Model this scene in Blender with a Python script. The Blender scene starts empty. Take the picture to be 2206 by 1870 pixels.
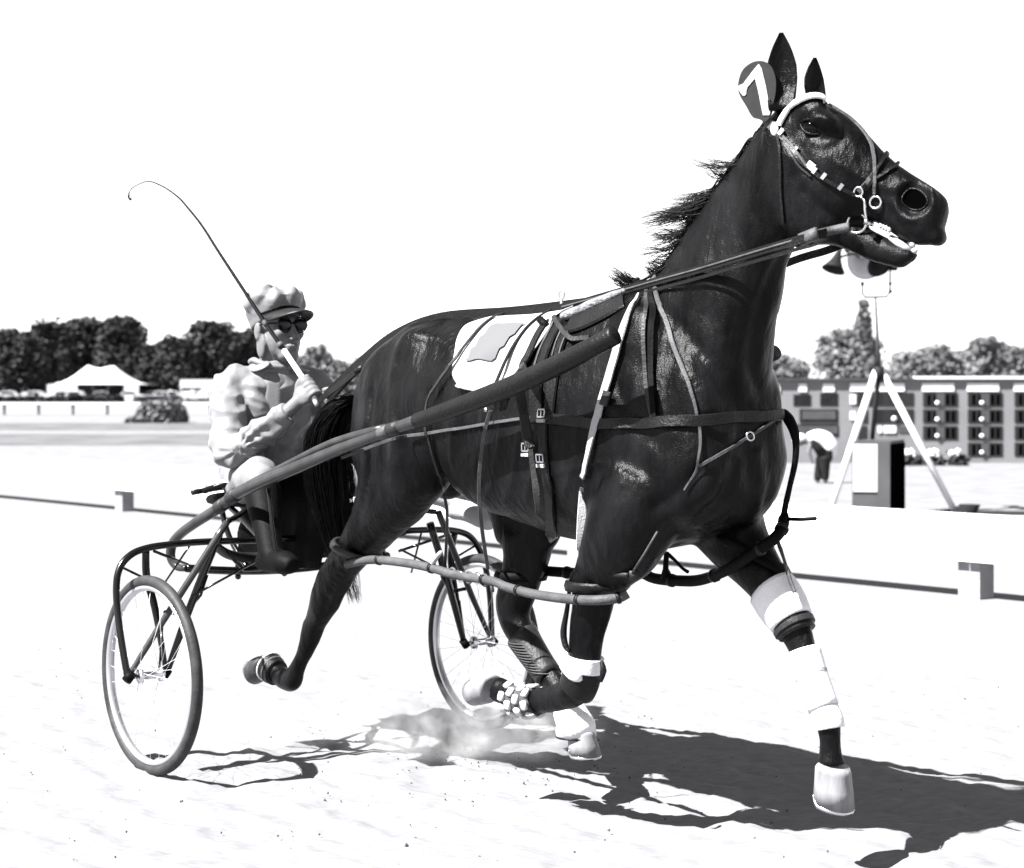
import bpy, bmesh, math, random
import numpy as np
from mathutils import Vector, Matrix, noise
from mathutils.bvhtree import BVHTree

# ------------------------------------------------------------------ camera, sky, sun, exposure
sc = bpy.context.scene
COL = sc.collection
F = 4200.0            # focal length in photograph pixels (width 2206)
CAMZ = 1.305          # eye height
HORIZON = 845.0
cam_d = bpy.data.cameras.new('camera'); cam = bpy.data.objects.new('camera', cam_d); COL.objects.link(cam)
cam.location = (0, 0, CAMZ); cam.rotation_euler = (math.radians(90), 0, 0)
cam_d.sensor_width = 36; cam_d.lens = 36 * F / 2206
cam_d.shift_y = -(935 - HORIZON) / 2206
cam_d.clip_start = .1; cam_d.clip_end = 6000
cam_d.dof.use_dof = True; cam_d.dof.focus_distance = 6.0; cam_d.dof.aperture_fstop = 5.0
sc.camera = cam

SUNV = Vector((-.7, -.40, 1)).normalized()     # towards the sun
world = bpy.data.worlds.new('World'); sc.world = world; world.use_nodes = True
wn = world.node_tree.nodes; wl = world.node_tree.links; wn.clear()
sky = wn.new('ShaderNodeTexSky'); sky.sky_type = 'NISHITA'; sky.sun_disc = False
sky.sun_elevation = math.asin(SUNV.z); sky.sun_rotation = math.atan2(SUNV.x, SUNV.y)
sky.air_density = .45; sky.dust_density = 0.0; sky.ozone_density = 1.0
bw = wn.new('ShaderNodeHueSaturation'); bw.inputs['Saturation'].default_value = 0.0
bg = wn.new('ShaderNodeBackground'); bg.inputs['Strength'].default_value = 0.05
wo = wn.new('ShaderNodeOutputWorld')
wl.new(sky.outputs[0], bw.inputs['Color']); wl.new(bw.outputs[0], bg.inputs[0]); wl.new(bg.outputs[0], wo.inputs[0])
sun_d = bpy.data.lights.new('sun', 'SUN'); sun_d.energy = 5.0; sun_d.angle = math.radians(.5); sun_d.color = (1, .99, .975)
sun = bpy.data.objects.new('sun', sun_d); COL.objects.link(sun)
sun.rotation_euler = SUNV.to_track_quat('Z', 'Y').to_euler(); sun.location = (-8, -4, 12)
sc.view_settings.view_transform = 'Standard'; sc.view_settings.look = 'None'
sc.view_settings.gamma = 1; sc.view_settings.use_curve_mapping = False
sc.view_settings.exposure = 2.4
sc.render.engine = 'CYCLES'
sc.cycles.max_bounces = 6; sc.cycles.diffuse_bounces = 3; sc.cycles.transparent_max_bounces = 8
sc.cycles.volume_bounces = 3

random.seed(7); np.random.seed(7)
pi = math.pi

# ------------------------------------------------------------------ places: s = metres ahead of the sulky axle, l = metres to the far side, z = height
HD = (.624, -.782); ND = (.782, .624); OX, OY = -.674, 7.095
def W(s, l, z): return Vector((OX + HD[0]*s + ND[0]*l, OY + HD[1]*s + ND[1]*l, z))
def P(u, v, l):
    dx = (u - 1103)/F
    t = (l + OX*ND[0] + OY*ND[1])/(dx*ND[0] + ND[1])
    return Vector((t*dx, t, CAMZ - t*(v - HORIZON)/F))
def at(u, v, Y): return Vector(((u - 1103)/F*Y, Y, CAMZ - Y*(v - HORIZON)/F))
def ground(u, v):
    Y = CAMZ*F/(v - HORIZON); return Vector(((u - 1103)/F*Y, Y, 0))
def SL(s, l, z=0): return Vector((HD[0]*s + ND[0]*l, HD[1]*s + ND[1]*l, z))   # a direction

# ------------------------------------------------------------------ materials
SPECK = .35
def mat(name, col, rough=.6, spec=.5, metal=0, bump=0, bscale=40, var=0, vscale=6, coat=0, stretch=None, detail=4, sheen=0):
    m = bpy.data.materials.new(name); m.use_nodes = True
    nt = m.node_tree; N = nt.nodes; L = nt.links; b = N['Principled BSDF']
    if not isinstance(col, (tuple, list)): col = (col, col, col*1.05)
    b.inputs['Base Color'].default_value = (*col, 1); b.inputs['Roughness'].default_value = rough; b.inputs['IOR'].default_value = 1.5
    b.inputs['Specular IOR Level'].default_value = spec*SPECK; b.inputs['Metallic'].default_value = metal
    if coat: b.inputs['Coat Weight'].default_value = coat*.3; b.inputs['Coat Roughness'].default_value = .2
    tc = N.new('ShaderNodeTexCoord'); mp = N.new('ShaderNodeMapping'); L.new(tc.outputs['Object'], mp.inputs[0])
    if stretch: mp.inputs['Scale'].default_value = stretch
    if var:
        n1 = N.new('ShaderNodeTexNoise'); n1.inputs['Scale'].default_value = vscale; n1.inputs['Detail'].default_value = detail
        L.new(mp.outputs[0], n1.inputs[0])
        mr = N.new('ShaderNodeMapRange'); mr.inputs['From Min'].default_value = .3; mr.inputs['From Max'].default_value = .7
        mr.inputs['To Min'].default_value = 1 - var; mr.inputs['To Max'].default_value = 1 + var
        L.new(n1.outputs[0], mr.inputs[0])
        mx = N.new('ShaderNodeMix'); mx.data_type = 'RGBA'; mx.blend_type = 'MULTIPLY'; mx.inputs[0].default_value = 1
        mx.inputs[6].default_value = (*col, 1); L.new(mr.outputs[0], mx.inputs[7]); L.new(mx.outputs[2], b.inputs['Base Color'])
    if bump:
        n2 = N.new('ShaderNodeTexNoise'); n2.inputs['Scale'].default_value = bscale; n2.inputs['Detail'].default_value = 5
        L.new(mp.outputs[0], n2.inputs[0])
        bp = N.new('ShaderNodeBump'); bp.inputs['Strength'].default_value = bump; bp.inputs['Distance'].default_value = .01
        L.new(n2.outputs[0], bp.inputs['Height']); L.new(bp.outputs[0], b.inputs['Normal'])
    return m
M = {}
M['dirt'] = mat('track_dirt', .15, .95, .1, bump=.3, bscale=38, var=.12, vscale=34, detail=7, stretch=(.55, 1.4, 1))
M['grass'] = mat('infield_grass', 0.138, .95, .1, bump=.5, bscale=12, var=.16, vscale=2.2, detail=8)
M['grass_dark'] = mat('long_grass', .088, .95, .1, var=.35, vscale=.7, detail=8)
M['far_track'] = mat('far_dirt', 0.15, .95, .1, var=.06, vscale=.5)
M['white_paint'] = mat('white_paint', 0.6, .5, .4, var=.06, vscale=5, bump=.2, bscale=30)
def coat():
    m = mat('horse_coat', .005, .36, .27); nt = m.node_tree; N = nt.nodes; L = nt.links; b = N['Principled BSDF']
    tc = N.new('ShaderNodeTexCoord'); mp = N.new('ShaderNodeMapping'); mp.inputs['Scale'].default_value = (1, 1, .45); L.new(tc.outputs['Object'], mp.inputs[0])
    def nz(sc_, d, v):
        n = N.new('ShaderNodeTexNoise'); n.inputs['Scale'].default_value = sc_; n.inputs['Detail'].default_value = d; L.new((mp if v else tc).outputs[0 if v else 'Object'], n.inputs[0]); return n
    n1 = nz(9, 8, 1); n2 = nz(34, 6, 1); n3 = nz(260, 3, 0); n4 = nz(5, 4, 0)
    cr = N.new('ShaderNodeValToRGB'); cr.color_ramp.elements[0].position = .35; cr.color_ramp.elements[0].color = (.0002, .0002, .0004, 1)
    cr.color_ramp.elements[1].position = .75; cr.color_ramp.elements[1].color = (.0062, .0061, .0067, 1); L.new(n1.outputs[0], cr.inputs[0]); L.new(cr.outputs[0], b.inputs['Base Color'])
    mr = N.new('ShaderNodeMapRange'); mr.inputs['From Min'].default_value = .35; mr.inputs['From Max'].default_value = .65; mr.inputs['To Min'].default_value = .30; mr.inputs['To Max'].default_value = .42
    L.new(n4.outputs[0], mr.inputs[0]); L.new(mr.outputs[0], b.inputs['Roughness'])
    b1 = N.new('ShaderNodeBump'); b1.inputs['Strength'].default_value = .38; b1.inputs['Distance'].default_value = .012; L.new(n2.outputs[0], b1.inputs['Height'])
    n5 = nz(15, 3, 1); b0 = N.new('ShaderNodeBump'); b0.inputs['Strength'].default_value = .45; b0.inputs['Distance'].default_value = .03; L.new(n5.outputs[0], b0.inputs['Height']); L.new(b0.outputs[0], b1.inputs['Normal'])
    b2 = N.new('ShaderNodeBump'); b2.inputs['Strength'].default_value = .5; b2.inputs['Distance'].default_value = .003; L.new(n3.outputs[0], b2.inputs['Height'])
    L.new(b1.outputs[0], b2.inputs['Normal']); L.new(b2.outputs[0], b.inputs['Normal'])
    return m
M['coat'] = coat()
M['hair'] = mat('horse_hair', 0.0018, .55, .12)
M['post'] = mat('rail_post', .19, .7, .2, var=.1, vscale=9)
M['hoof'] = mat('hoof_horn', 0.16, .5, .4, var=.3, vscale=30, bump=.2, bscale=60, stretch=(1, 1, .2))
M['leather'] = mat('dark_leather', 0.004, .4, .5, bump=.3, bscale=120, var=.3, vscale=20)
M['leather_mid'] = mat('brown_leather', 0.016, .45, .5, bump=.3, bscale=120, var=.3, vscale=20)
M['leather_pale'] = mat('tan_leather', 0.05, .5, .4, bump=.3, bscale=120, var=.3, vscale=20)
M['web'] = mat('white_webbing', 0.3, .8, .2, bump=.5, bscale=250, var=.08, vscale=30)
M['white_leather'] = mat('white_leather', 0.62, .5, .4, bump=.3, bscale=150, var=.06, vscale=30)
M['fleece'] = mat('fleece', 0.14, .95, .1, bump=1, bscale=90, var=.3, vscale=60)
M['cloth'] = mat('saddlecloth', 0.34, .85, .1, bump=.4, bscale=60, var=.05)
M['cloth_grey'] = mat('printed_grey', 0.085, .85, .1)
M['chrome'] = mat('polished_metal', .55, .25, .5, metal=1)
M['frame'] = mat('sulky_frame', .003, .16, 1.0, var=.3, vscale=9)
M['wood'] = mat('varnished_shaft', 0.022, .3, .6, coat=.8, var=.35, vscale=14, stretch=(1, 1, 1))
M['tyre'] = mat('grey_tyre', 0.024, .55, .5, var=.35, vscale=16, bump=.2, bscale=60)
M['rim'] = mat('steel_rim', .45, .3, .5, metal=.8)
M['skin'] = mat('skin', 0.105, .5, .4, bump=.15, bscale=200)
M['jacket'] = mat('satin_jacket', 0.13, .42, .5, bump=.15, bscale=40)
M['jacket_dark'] = mat('dark_satin', 0.012, .42, .5, bump=.2, bscale=40)
M['trousers'] = mat('pale_trousers', 0.13, .7, .3, bump=.3, bscale=50)
M['pale_boot'] = mat('pale_boot', .27, .6, .3, bump=.3, bscale=60, var=.08, vscale=12)
M['boot'] = mat('black_boot', .0025, .6, .15, bump=.2, bscale=60)
M['cap'] = mat('satin_cap', 0.12, .4, .5, bump=.15, bscale=50)
M['pit'] = mat('nostril_dark', .0006, .9, 0)
M['dark_horn'] = mat('dark_horn', .03, .5, .4, var=.5, vscale=25)
M['black'] = mat('black', .001, 1, 0)
M['glass'] = mat('dark_lens', 0.003, .12, .6)
M['eye'] = mat('horse_eye', .0004, .07, .45)
M['tooth'] = mat('teeth', 0.3, .35, .5, var=.2, vscale=60)
M['plate'] = mat('grey_plate', 0.016, .7, .3, var=.12, vscale=40)
M['dkgrey'] = mat('dark_grey', 0.01, .6, .3, var=.3, vscale=8)
M['midgrey'] = mat('mid_grey', 0.05, .7, .3, var=.15, vscale=4)
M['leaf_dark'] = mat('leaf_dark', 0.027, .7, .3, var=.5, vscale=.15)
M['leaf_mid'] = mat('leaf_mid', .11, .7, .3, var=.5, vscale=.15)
M['leaf_hazed'] = mat('leaf_hazed', .13, .7, .3, var=.4, vscale=.15)  # distance haze is put into this lighter leaf colour
M['bark'] = mat('bark', .05, .9, .2, var=.3, vscale=3)
M['canvas'] = mat('tent_canvas', .4, .8, .2, var=.1, vscale=.6)
M['board'] = mat('tote_board', 0.14, .7, .3, var=.12, vscale=1.5, bump=.2, bscale=20)
M['slot'] = mat('tote_slot', .014, .6, .3, var=.45, vscale=3.2, stretch=(1, 1, .1))
M['carpaint'] = mat('car_paint', .35, .3, .5)
M['rubber'] = mat('rubber', .015, .7, .3)

# ------------------------------------------------------------------ mesh helpers
def tagk(o, label=None, cat=None, group=None, kind=None):
    if label: o['label'] = label
    if cat: o['category'] = cat
    if group: o['group'] = group
    if kind: o['kind'] = kind
    return o
def empty(name, loc, label=None, cat=None, group=None):
    o = bpy.data.objects.new(name, None); o.empty_display_size = .1; o.location = loc; COL.objects.link(o)
    WPOS[o.name] = tuple(Vector(loc))
    return tagk(o, label, cat, group)
class MB:
    def __init__(s): s.v = []; s.f = []
    def add(s, v, f):
        b = len(s.v); s.v += [tuple(p) for p in v]; s.f += [tuple(i + b for i in q) for q in f]; return s
    def build(s, name, m, parent=None, smooth=True, label=None, kind=None, at0=None):
        me = bpy.data.meshes.new(name)
        org = Vector(at0) if at0 is not None else Vector((0, 0, 0))
        if parent is not None:
            org = Vector(WPOS.get(parent.name, parent.location))
        me.from_pydata([tuple(Vector(p) - org) for p in s.v], [], s.f); me.update()
        if smooth: me.polygons.foreach_set('use_smooth', [True]*len(me.polygons))
        mm = m if isinstance(m, list) else [m]
        for x in mm: me.materials.append(M[x] if isinstance(x, str) else x)
        o = bpy.data.objects.new(name, me); COL.objects.link(o)
        if parent is not None:
            o.parent = parent; o.location = (0, 0, 0)
            WPOS[o.name] = tuple(org)
        else:
            o.location = org
            WPOS[o.name] = tuple(org)
        if label: o['label'] = label
        if kind: o['kind'] = kind
        return o
WPOS = {}
def crom(pts, n=6):
    pts = [Vector(p) for p in pts]
    if len(pts) < 3: n = 1
    out = []
    for i in range(len(pts) - 1):
        p0 = pts[max(i-1, 0)]; p1 = pts[i]; p2 = pts[i+1]; p3 = pts[min(i+2, len(pts)-1)]
        for k in range(n):
            t = k/n
            out.append(.5*((2*p1) + (p2-p0)*t + (2*p0-5*p1+4*p2-p3)*t*t + (3*p1-p0-3*p2+p3)*t**3))
    out.append(pts[-1]); return out
def lerpl(vals, N):
    x = np.linspace(0, len(vals)-1, N); return np.interp(x, range(len(vals)), vals)
def frames(pts, up=None):
    T = []
    for i in range(len(pts)):
        a = pts[max(i-1, 0)]; b = pts[min(i+1, len(pts)-1)]; t = (b - a)
        T.append(t.normalized() if t.length > 1e-9 else Vector((0, 0, 1)))
    n = up.copy() if up is not None else (Vector((0, 0, 1)) if abs(T[0].z) < .9 else Vector((1, 0, 0)))
    out = []
    for t in T:
        n = n - t*n.dot(t)
        if n.length < 1e-6: n = t.orthogonal()
        n.normalize(); out.append((t, n.copy(), t.cross(n)))
    return out
def tube(mb, pts, r, seg=8, sm=0, asp=1.0, up=None, caps=True):
    """a round bar; r number or list; asp stretches the side axis"""
    if sm: N0 = len(pts); pts = crom(pts, sm)
    pts = [Vector(p) for p in pts]; n = len(pts)
    rr = [r]*n if not isinstance(r, (list, tuple, np.ndarray)) else list(lerpl(r, n))
    fr = frames(pts, up); V = []; Fc = []
    for p, (t, a, b), q in zip(pts, fr, rr):
        for k in range(seg):
            th = 2*pi*k/seg; V.append(p + a*math.cos(th)*q + b*math.sin(th)*q*asp)
    for i in range(n-1):
        for k in range(seg):
            k2 = (k+1) % seg; Fc.append((i*seg+k, i*seg+k2, (i+1)*seg+k2, (i+1)*seg+k))
    if caps:
        c0 = len(V); V.append(pts[0]); V.append(pts[-1])
        for k in range(seg):
            k2 = (k+1) % seg; Fc.append((c0, k2, k)); Fc.append((c0+1, (n-1)*seg+k, (n-1)*seg+k2))
    mb.add(V, Fc); return mb
def loft(mb, rings, caps=True, closed=True):
    n = len(rings); s = len(rings[0]); V = [p for r in rings for p in r]; Fc = []
    for i in range(n-1):
        for k in range(s if closed else s-1):
            k2 = (k+1) % s; Fc.append((i*s+k, i*s+k2, (i+1)*s+k2, (i+1)*s+k))
    if caps:
        for i, fl in ((0, 1), (n-1, 0)):
            c = sum((Vector(p) for p in rings[i]), Vector())/s; ci = len(V); V.append(c)
            for k in range(s):
                k2 = (k+1) % s; Fc.append((ci, i*s+k2, i*s+k) if fl else (ci, i*s+k, i*s+k2))
    mb.add(V, Fc); return mb
def ering(c, A, B, n=24, p=1.0):
    out = []
    for k in range(n):
        th = 2*pi*k/n; a = math.cos(th); b = math.sin(th)
        out.append(c + A*math.copysign(abs(a)**p, a) + B*math.copysign(abs(b)**p, b))
    return out
def ell(mb, c, ax, ay, az, n=14, m=10):
    """ellipsoid with three half-axis vectors"""
    rings = []
    for i in range(1, m):
        ph = pi*i/m; rings.append([c + az*math.cos(ph) + (ax*math.cos(2*pi*k/n) + ay*math.sin(2*pi*k/n))*math.sin(ph) for k in range(n)])
    V = [p for r in rings for p in r]; Fc = []
    for i in range(m-2):
        for k in range(n):
            k2 = (k+1) % n; Fc.append((i*n+k, (i+1)*n+k, (i+1)*n+k2, i*n+k2))
    a = len(V); V.append(c+az); b = len(V); V.append(c-az)
    for k in range(n):
        k2 = (k+1) % n; Fc.append((a, k, k2)); Fc.append((b, (m-2)*n+k2, (m-2)*n+k))
    mb.add(V, Fc); return mb
def ball(mb, c, r, n=12, m=8): return ell(mb, Vector(c), Vector((r, 0, 0)), Vector((0, r, 0)), Vector((0, 0, r)), n, m)
def box(mb, c, ax, ay, az):
    c = Vector(c); V = [c + ax*i + ay*j + az*k for i in (-1, 1) for j in (-1, 1) for k in (-1, 1)]
    mb.add(V, [(0, 1, 3, 2), (4, 6, 7, 5), (0, 4, 5, 1), (2, 3, 7, 6), (0, 2, 6, 4), (1, 5, 7, 3)]); return mb
def abox(mb, x0, x1, y0, y1, z0, z1):
    return box(mb, ((x0+x1)/2, (y0+y1)/2, (z0+z1)/2), Vector(((x1-x0)/2, 0, 0)), Vector((0, (y1-y0)/2, 0)), Vector((0, 0, (z1-z0)/2)))
def torus(mb, c, A, B, Nn, R, r, n=24, m=8, arc=1.0):
    pts = [Vector(c) + A*R*math.cos(2*pi*arc*k/n) + B*R*math.sin(2*pi*arc*k/n) for k in range(n + (0 if arc == 1 else 1))]
    V = []; Fc = []; L = len(pts)
    for k, p in enumerate(pts):
        d = (p - Vector(c)).normalized()
        for j in range(m):
            a = 2*pi*j/m; V.append(p + d*math.cos(a)*r + Nn*math.sin(a)*r)
    for k in range(L if arc == 1 else L-1):
        k2 = (k+1) % L
        for j in range(m):
            j2 = (j+1) % m; Fc.append((k*m+j, k*m+j2, k2*m+j2, k2*m+j))
    mb.add(V, Fc); return mb
def remesh(mb, vox, smooth_it=3, lam=.5, weight=None):
    me = bpy.data.meshes.new('tmp'); me.from_pydata(mb.v, [], mb.f); me.update()
    o = bpy.data.objects.new('tmp', me); COL.objects.link(o)
    md = o.modifiers.new('r', 'REMESH'); md.mode = 'VOXEL'; md.voxel_size = vox; md.adaptivity = 0
    dg = bpy.context.evaluated_depsgraph_get(); ev = o.evaluated_get(dg); m2 = ev.to_mesh()
    V = np.empty(len(m2.vertices)*3); m2.vertices.foreach_get('co', V); V = V.reshape(-1, 3)
    Fc = [tuple(p.vertices) for p in m2.polygons]
    E = np.empty(len(m2.edges)*2, dtype=np.int64); m2.edges.foreach_get('vertices', E); E = E.reshape(-1, 2)
    ev.to_mesh_clear(); bpy.data.objects.remove(o); bpy.data.meshes.remove(me)
    V = nsmooth(V, E, smooth_it, lam, weight)
    return V, Fc, E
def nsmooth(V, E, it, lam=.5, weight=None):
    n = len(V); deg = np.bincount(E.ravel(), minlength=n).astype(float); deg[deg == 0] = 1
    w = np.ones(n) if weight is None else weight(V)
    for _ in range(it):
        S = np.zeros_like(V)
        for c in range(3):
            S[:, c] = np.bincount(E[:, 0], V[E[:, 1], c], n) + np.bincount(E[:, 1], V[E[:, 0], c], n)
        V = V + (S/deg[:, None] - V)*(lam*w)[:, None]
    return V
def vnormals(V, Fc):
    q = np.array([f if len(f) == 4 else (f[0], f[1], f[2], f[2]) for f in Fc]); Nn = np.zeros_like(V)
    fn = np.cross(V[q[:, 2]] - V[q[:, 0]], V[q[:, 3]] - V[q[:, 1]])
    for k in range(4):
        for c in range(3): Nn[:, c] += np.bincount(q[:, k], fn[:, c], len(V))
    L = np.linalg.norm(Nn, axis=1); L[L == 0] = 1; return Nn/L[:, None]
def mk(V, Fc):
    mb = MB(); mb.v = [tuple(p) for p in V]; mb.f = Fc; return mb

# ================================================================== the ground
def grid_lines(lo, a, b, step, hi, g=1.35):
    m = list(np.arange(a, b, step)); out = m[:]; d = step; x = m[-1]
    while x < hi: d *= g; x += d; out.append(x)
    d = step; x = m[0]; pre = []
    while x > lo: d *= g; x -= d; pre.append(x)
    return np.array(pre[::-1] + out)
gx = grid_lines(-3500, -3.2, 3.6, .03, 3500); gy = grid_lines(-300, 4.9, 9.2, .03, 4800)
V = []; nx = len(gx)
for y in gy:
    for x in gx:
        z = 0
        if -3.6 < x < 4 and 4.6 < y < 9.7:
            e = min(1, (x+3.6)/.8, (4-x)/.8, (y-4.6)/.5, (9.7-y)/.8)
            # harrow marks run along the track; hoof-churned crumbs on top
            sx = x*HD[0] + y*HD[1]; ly = x*ND[0] + y*ND[1]
            z = e*(.014*noise.noise(Vector((sx*2.2, ly*9, 1))) + .013*noise.noise(Vector((x*9, y*9, 4))) + .010*noise.noise(Vector((x*23, y*23, 9))))
        V.append((x, y, z))
Fc = [(j*nx+i, j*nx+i+1, (j+1)*nx+i+1, (j+1)*nx+i) for j in range(len(gy)-1) for i in range(nx-1)]
tagk(MB().add(V, Fc).build('track_ground', 'dirt'), 'pale harrowed dirt racing track under the horse', kind='structure')

# the inner rail line: parallel to the horse's course
RA = Vector((-5.68, 23.0, 0)); RD = Vector((HD[0], HD[1], 0)); RN = Vector((ND[0], ND[1], 0))
def R(t, n, z=0): return RA + RD*t + RN*n + Vector((0, 0, z))
def sheet(name, quad, m, z, lab, nx_=24, ny_=12):
    V = []; a, b, c, d = [Vector(q) for q in quad]
    for j in range(ny_+1):
        for i in range(nx_+1):
            u = i/nx_; w = j/ny_; p = (a*(1-u)+b*u)*(1-w) + (d*(1-u)+c*u)*w; V.append((p.x, p.y, z))
    Fc = [(j*(nx_+1)+i, j*(nx_+1)+i+1, (j+1)*(nx_+1)+i+1, (j+1)*(nx_+1)+i) for j in range(ny_) for i in range(nx_)]
    return tagk(MB().add(V, Fc).build(name, m), lab, kind='structure')
sheet('infield_grass', [R(-700, 2.6), R(60, 2.6), R(60, 200), R(-700, 200)], 'grass', .006, 'pale mown infield grass beyond the rail')
sheet('grass_strip', [(-60, 50, 0), (4.0, 47, 0), (6, 60, 0), (-60, 62, 0)], 'grass_dark', .012, 'darker band of uncut infield grass behind the driver')
sheet('grass_strip', [(-80, 68, 0), (6, 66, 0), (9, 80, 0), (-80, 86, 0)], 'grass_dark', .012, 'far narrow band of darker grass crossing the infield')
sheet('far_track', [(-300, 112, 0), (300, 112, 0), (300, 215, 0), (-300, 215, 0)], 'far_track', .018, 'pale back straight of the track beyond the infield')

# ---- inner rail: boards on short posts
root = empty('inner_rail', R(0, 0), 'low white board rail running along the infield edge behind the horse', 'rail'); WPOS[root.name] = tuple(root.location)
t = 2.17 - 3.84*4
while t < 26:
    L = 3.84
    mb = MB(); box(mb, R(t+L/2, .0, .375), RD*(L/2-.004), RN*.022, Vector((0, 0, .135)))
    mb.build('board', 'white_paint', root, smooth=False)
    mb = MB(); box(mb, R(t+L/2, .012, .525), RD*(L/2-.004), RN*.04, Vector((0, 0, .014)))
    mb.build('cap_board', 'white_paint', root, smooth=False)
    mb = MB(); box(mb, R(t, .10, .175), RD*.085, RN*.07, Vector((0, 0, .18)))
    mb.build('post', 'post', root, smooth=False)
    t += L
# ---- far rail with stubby posts
root = empty('far_rail', (-20, 112, 0), 'thin white rail on short posts along the far straight', 'rail'); WPOS[root.name] = tuple(root.location)
mb = MB(); abox(mb, -45, 45, 111.9, 112, .62, .72); mb.build('rail_bar', 'white_paint', root, smooth=False)
for i in range(46):
    x = -45 + i*1.52*1.3
    if x > 44: break
    mb = MB(); abox(mb, x-.06, x+.06, 112.02, 112.2, 0, .66); mb.build('post', 'midgrey', root, smooth=False)

# ================================================================== background planting
def tree(name, u, vbase, vtop, wpx, Y, leaf, label, group=None, trunk=True, n=2600, leafsz=.34, shape='round', nclump=26):
    base = at(u, vbase, Y); top = at(u, vtop, Y).z; base.z = 0
    hgt = top; wd = wpx/F*Y/2
    root = empty(name, base, label, 'tree', group); WPOS[root.name] = tuple(base)
    rnd = random.Random(int(u*7+vtop))
    if trunk:
        mb = MB(); tube(mb, [base, base+Vector((.1, 0, hgt*.3)), base+Vector((-.1, .1, hgt*.8))], [hgt*.03, hgt*.022, hgt*.006], 7)
        for k in range(6):
            a = rnd.uniform(0, 6.3); z0 = hgt*rnd.uniform(.2, .55)
            tube(mb, [base+Vector((0, 0, z0)), base+Vector((math.cos(a)*wd*.35, math.sin(a)*wd*.35, z0+hgt*.13)), base+Vector((math.cos(a)*wd*.7, math.sin(a)*wd*.7, z0+hgt*.2))], [hgt*.012, hgt*.008, .01], 5)
        mb.build('trunk', 'bark', root)
    V = []; Fc = []; cl = []
    for k in range(nclump):
        if shape == 'round':
            z = rnd.uniform(.18, .93)*hgt; rad = wd*math.sqrt(max(0, 1-((z/hgt-.45)/.56)**2))
        else:
            z = rnd.uniform(.12, .97)*hgt; rad = wd*(1.05-z/hgt)
        a = rnd.uniform(0, 6.3); q = math.sqrt(rnd.random())*rad*.9
        cl.append((Vector((math.cos(a)*q, math.sin(a)*q*.8, z)), wd*rnd.uniform(.15, .3)*(.6 if shape != 'round' else 1)))
    for i in range(n):
        c, r = cl[rnd.randrange(nclump)]
        d = Vector((rnd.gauss(0, 1), rnd.gauss(0, 1), rnd.gauss(0, .8))).normalized()*r*(rnd.random()**.45)*1.12
        p = base + c + d
        if rnd.random() < .22:
            z = rnd.uniform(.2, .95)*hgt; rad = wd*(math.sqrt(max(0, 1-((z/hgt-.45)/.56)**2)) if shape == 'round' else 1.05-z/hgt); a = rnd.uniform(0, 6.3); q = math.sqrt(rnd.random())*rad; p = base + Vector((math.cos(a)*q, math.sin(a)*q*.8, z))
        if p.z < .1: p.z = .1
        s = leafsz*rnd.uniform(.6, 1.4)
        a = Vector((rnd.gauss(0, 1), rnd.gauss(0, 1), rnd.gauss(0, 1))).normalized(); b = a.orthogonal().normalized()
        k = len(V); V += [p-a*s-b*s*.6, p+a*s-b*s*.6, p+a*s*.8+b*s*.7, p-a*s*.7+b*s*.6]; Fc.append((k, k+1, k+2, k+3))
    MB().add(V, Fc).build('crown', leaf, root, smooth=False)
    return root
G1 = 'dark trees lining the far left side'
tl = [(40, 708, 150, 'leaf_dark', 'dark tree at the far left edge of the tree line'), (115, 688, 150, 'leaf_dark', 'dark broad tree behind the left end of the tent'),
      (190, 680, 130, 'leaf_dark', 'tall dark tree straight behind the big tent peak'), (262, 678, 130, 'leaf_dark', 'tall dark tree with a pointed top right of the tent peak'),
      (318, 738, 110, 'leaf_dark', 'lower dark tree filling the dip in the tree line'), (380, 724, 120, 'leaf_dark', 'dark tree just left of the peaked tree near the driver'),
      (455, 686, 140, 'leaf_dark', 'tall dark tree with a peaked top left of the driver'), (530, 705, 130, 'leaf_dark', 'dark tree whose crown is cut by the driver\'s cap')]
for u, vt, w, lf, lb in tl: tree('broadleaf_tree', u, 860, vt, w, 262 + (u*37 % 17), lf, lb, G1, n=7000, leafsz=.26, nclump=60)
tl = [(622, 762, 90, 'leaf_hazed', 'hazy low tree directly behind the driver\'s face'), (682, 742, 80, 'leaf_hazed', 'hazy pointed tree right of the driver\'s chin'), (735, 775, 90, 'leaf_hazed', 'small hazy tree left of the horse\'s rump'), (785, 768, 80, 'leaf_hazed', 'small hazy tree half hidden by the rump'), (-20, 735, 120, 'leaf_dark', 'dark tree outside the left print edge')]
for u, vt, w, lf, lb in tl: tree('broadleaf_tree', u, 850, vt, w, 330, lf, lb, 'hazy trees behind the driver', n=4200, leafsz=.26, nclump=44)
tree('conifer_tree', 1860, 870, 645, 120, 262, 'leaf_hazed', 'tall ragged tree with a spire top behind the loudspeaker mast', n=5200, leafsz=.24, shape='cone', nclump=70)
tree('broadleaf_tree', 1828, 870, 702, 175, 266, 'leaf_hazed', 'rounded tree joined to the left of the spire topped tree', n=4500, leafsz=.25, nclump=50)
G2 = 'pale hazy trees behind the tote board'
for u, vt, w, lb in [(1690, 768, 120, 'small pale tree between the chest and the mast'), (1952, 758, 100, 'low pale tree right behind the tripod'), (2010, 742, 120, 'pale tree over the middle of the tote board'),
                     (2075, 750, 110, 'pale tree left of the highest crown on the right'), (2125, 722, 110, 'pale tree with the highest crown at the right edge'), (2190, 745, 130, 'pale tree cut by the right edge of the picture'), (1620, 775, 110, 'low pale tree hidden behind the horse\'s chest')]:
    tree('broadleaf_tree', u, 870, vt, w, 300 + (u*13 % 23), 'leaf_hazed', lb, G2, n=4500, leafsz=.28, nclump=50)
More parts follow.
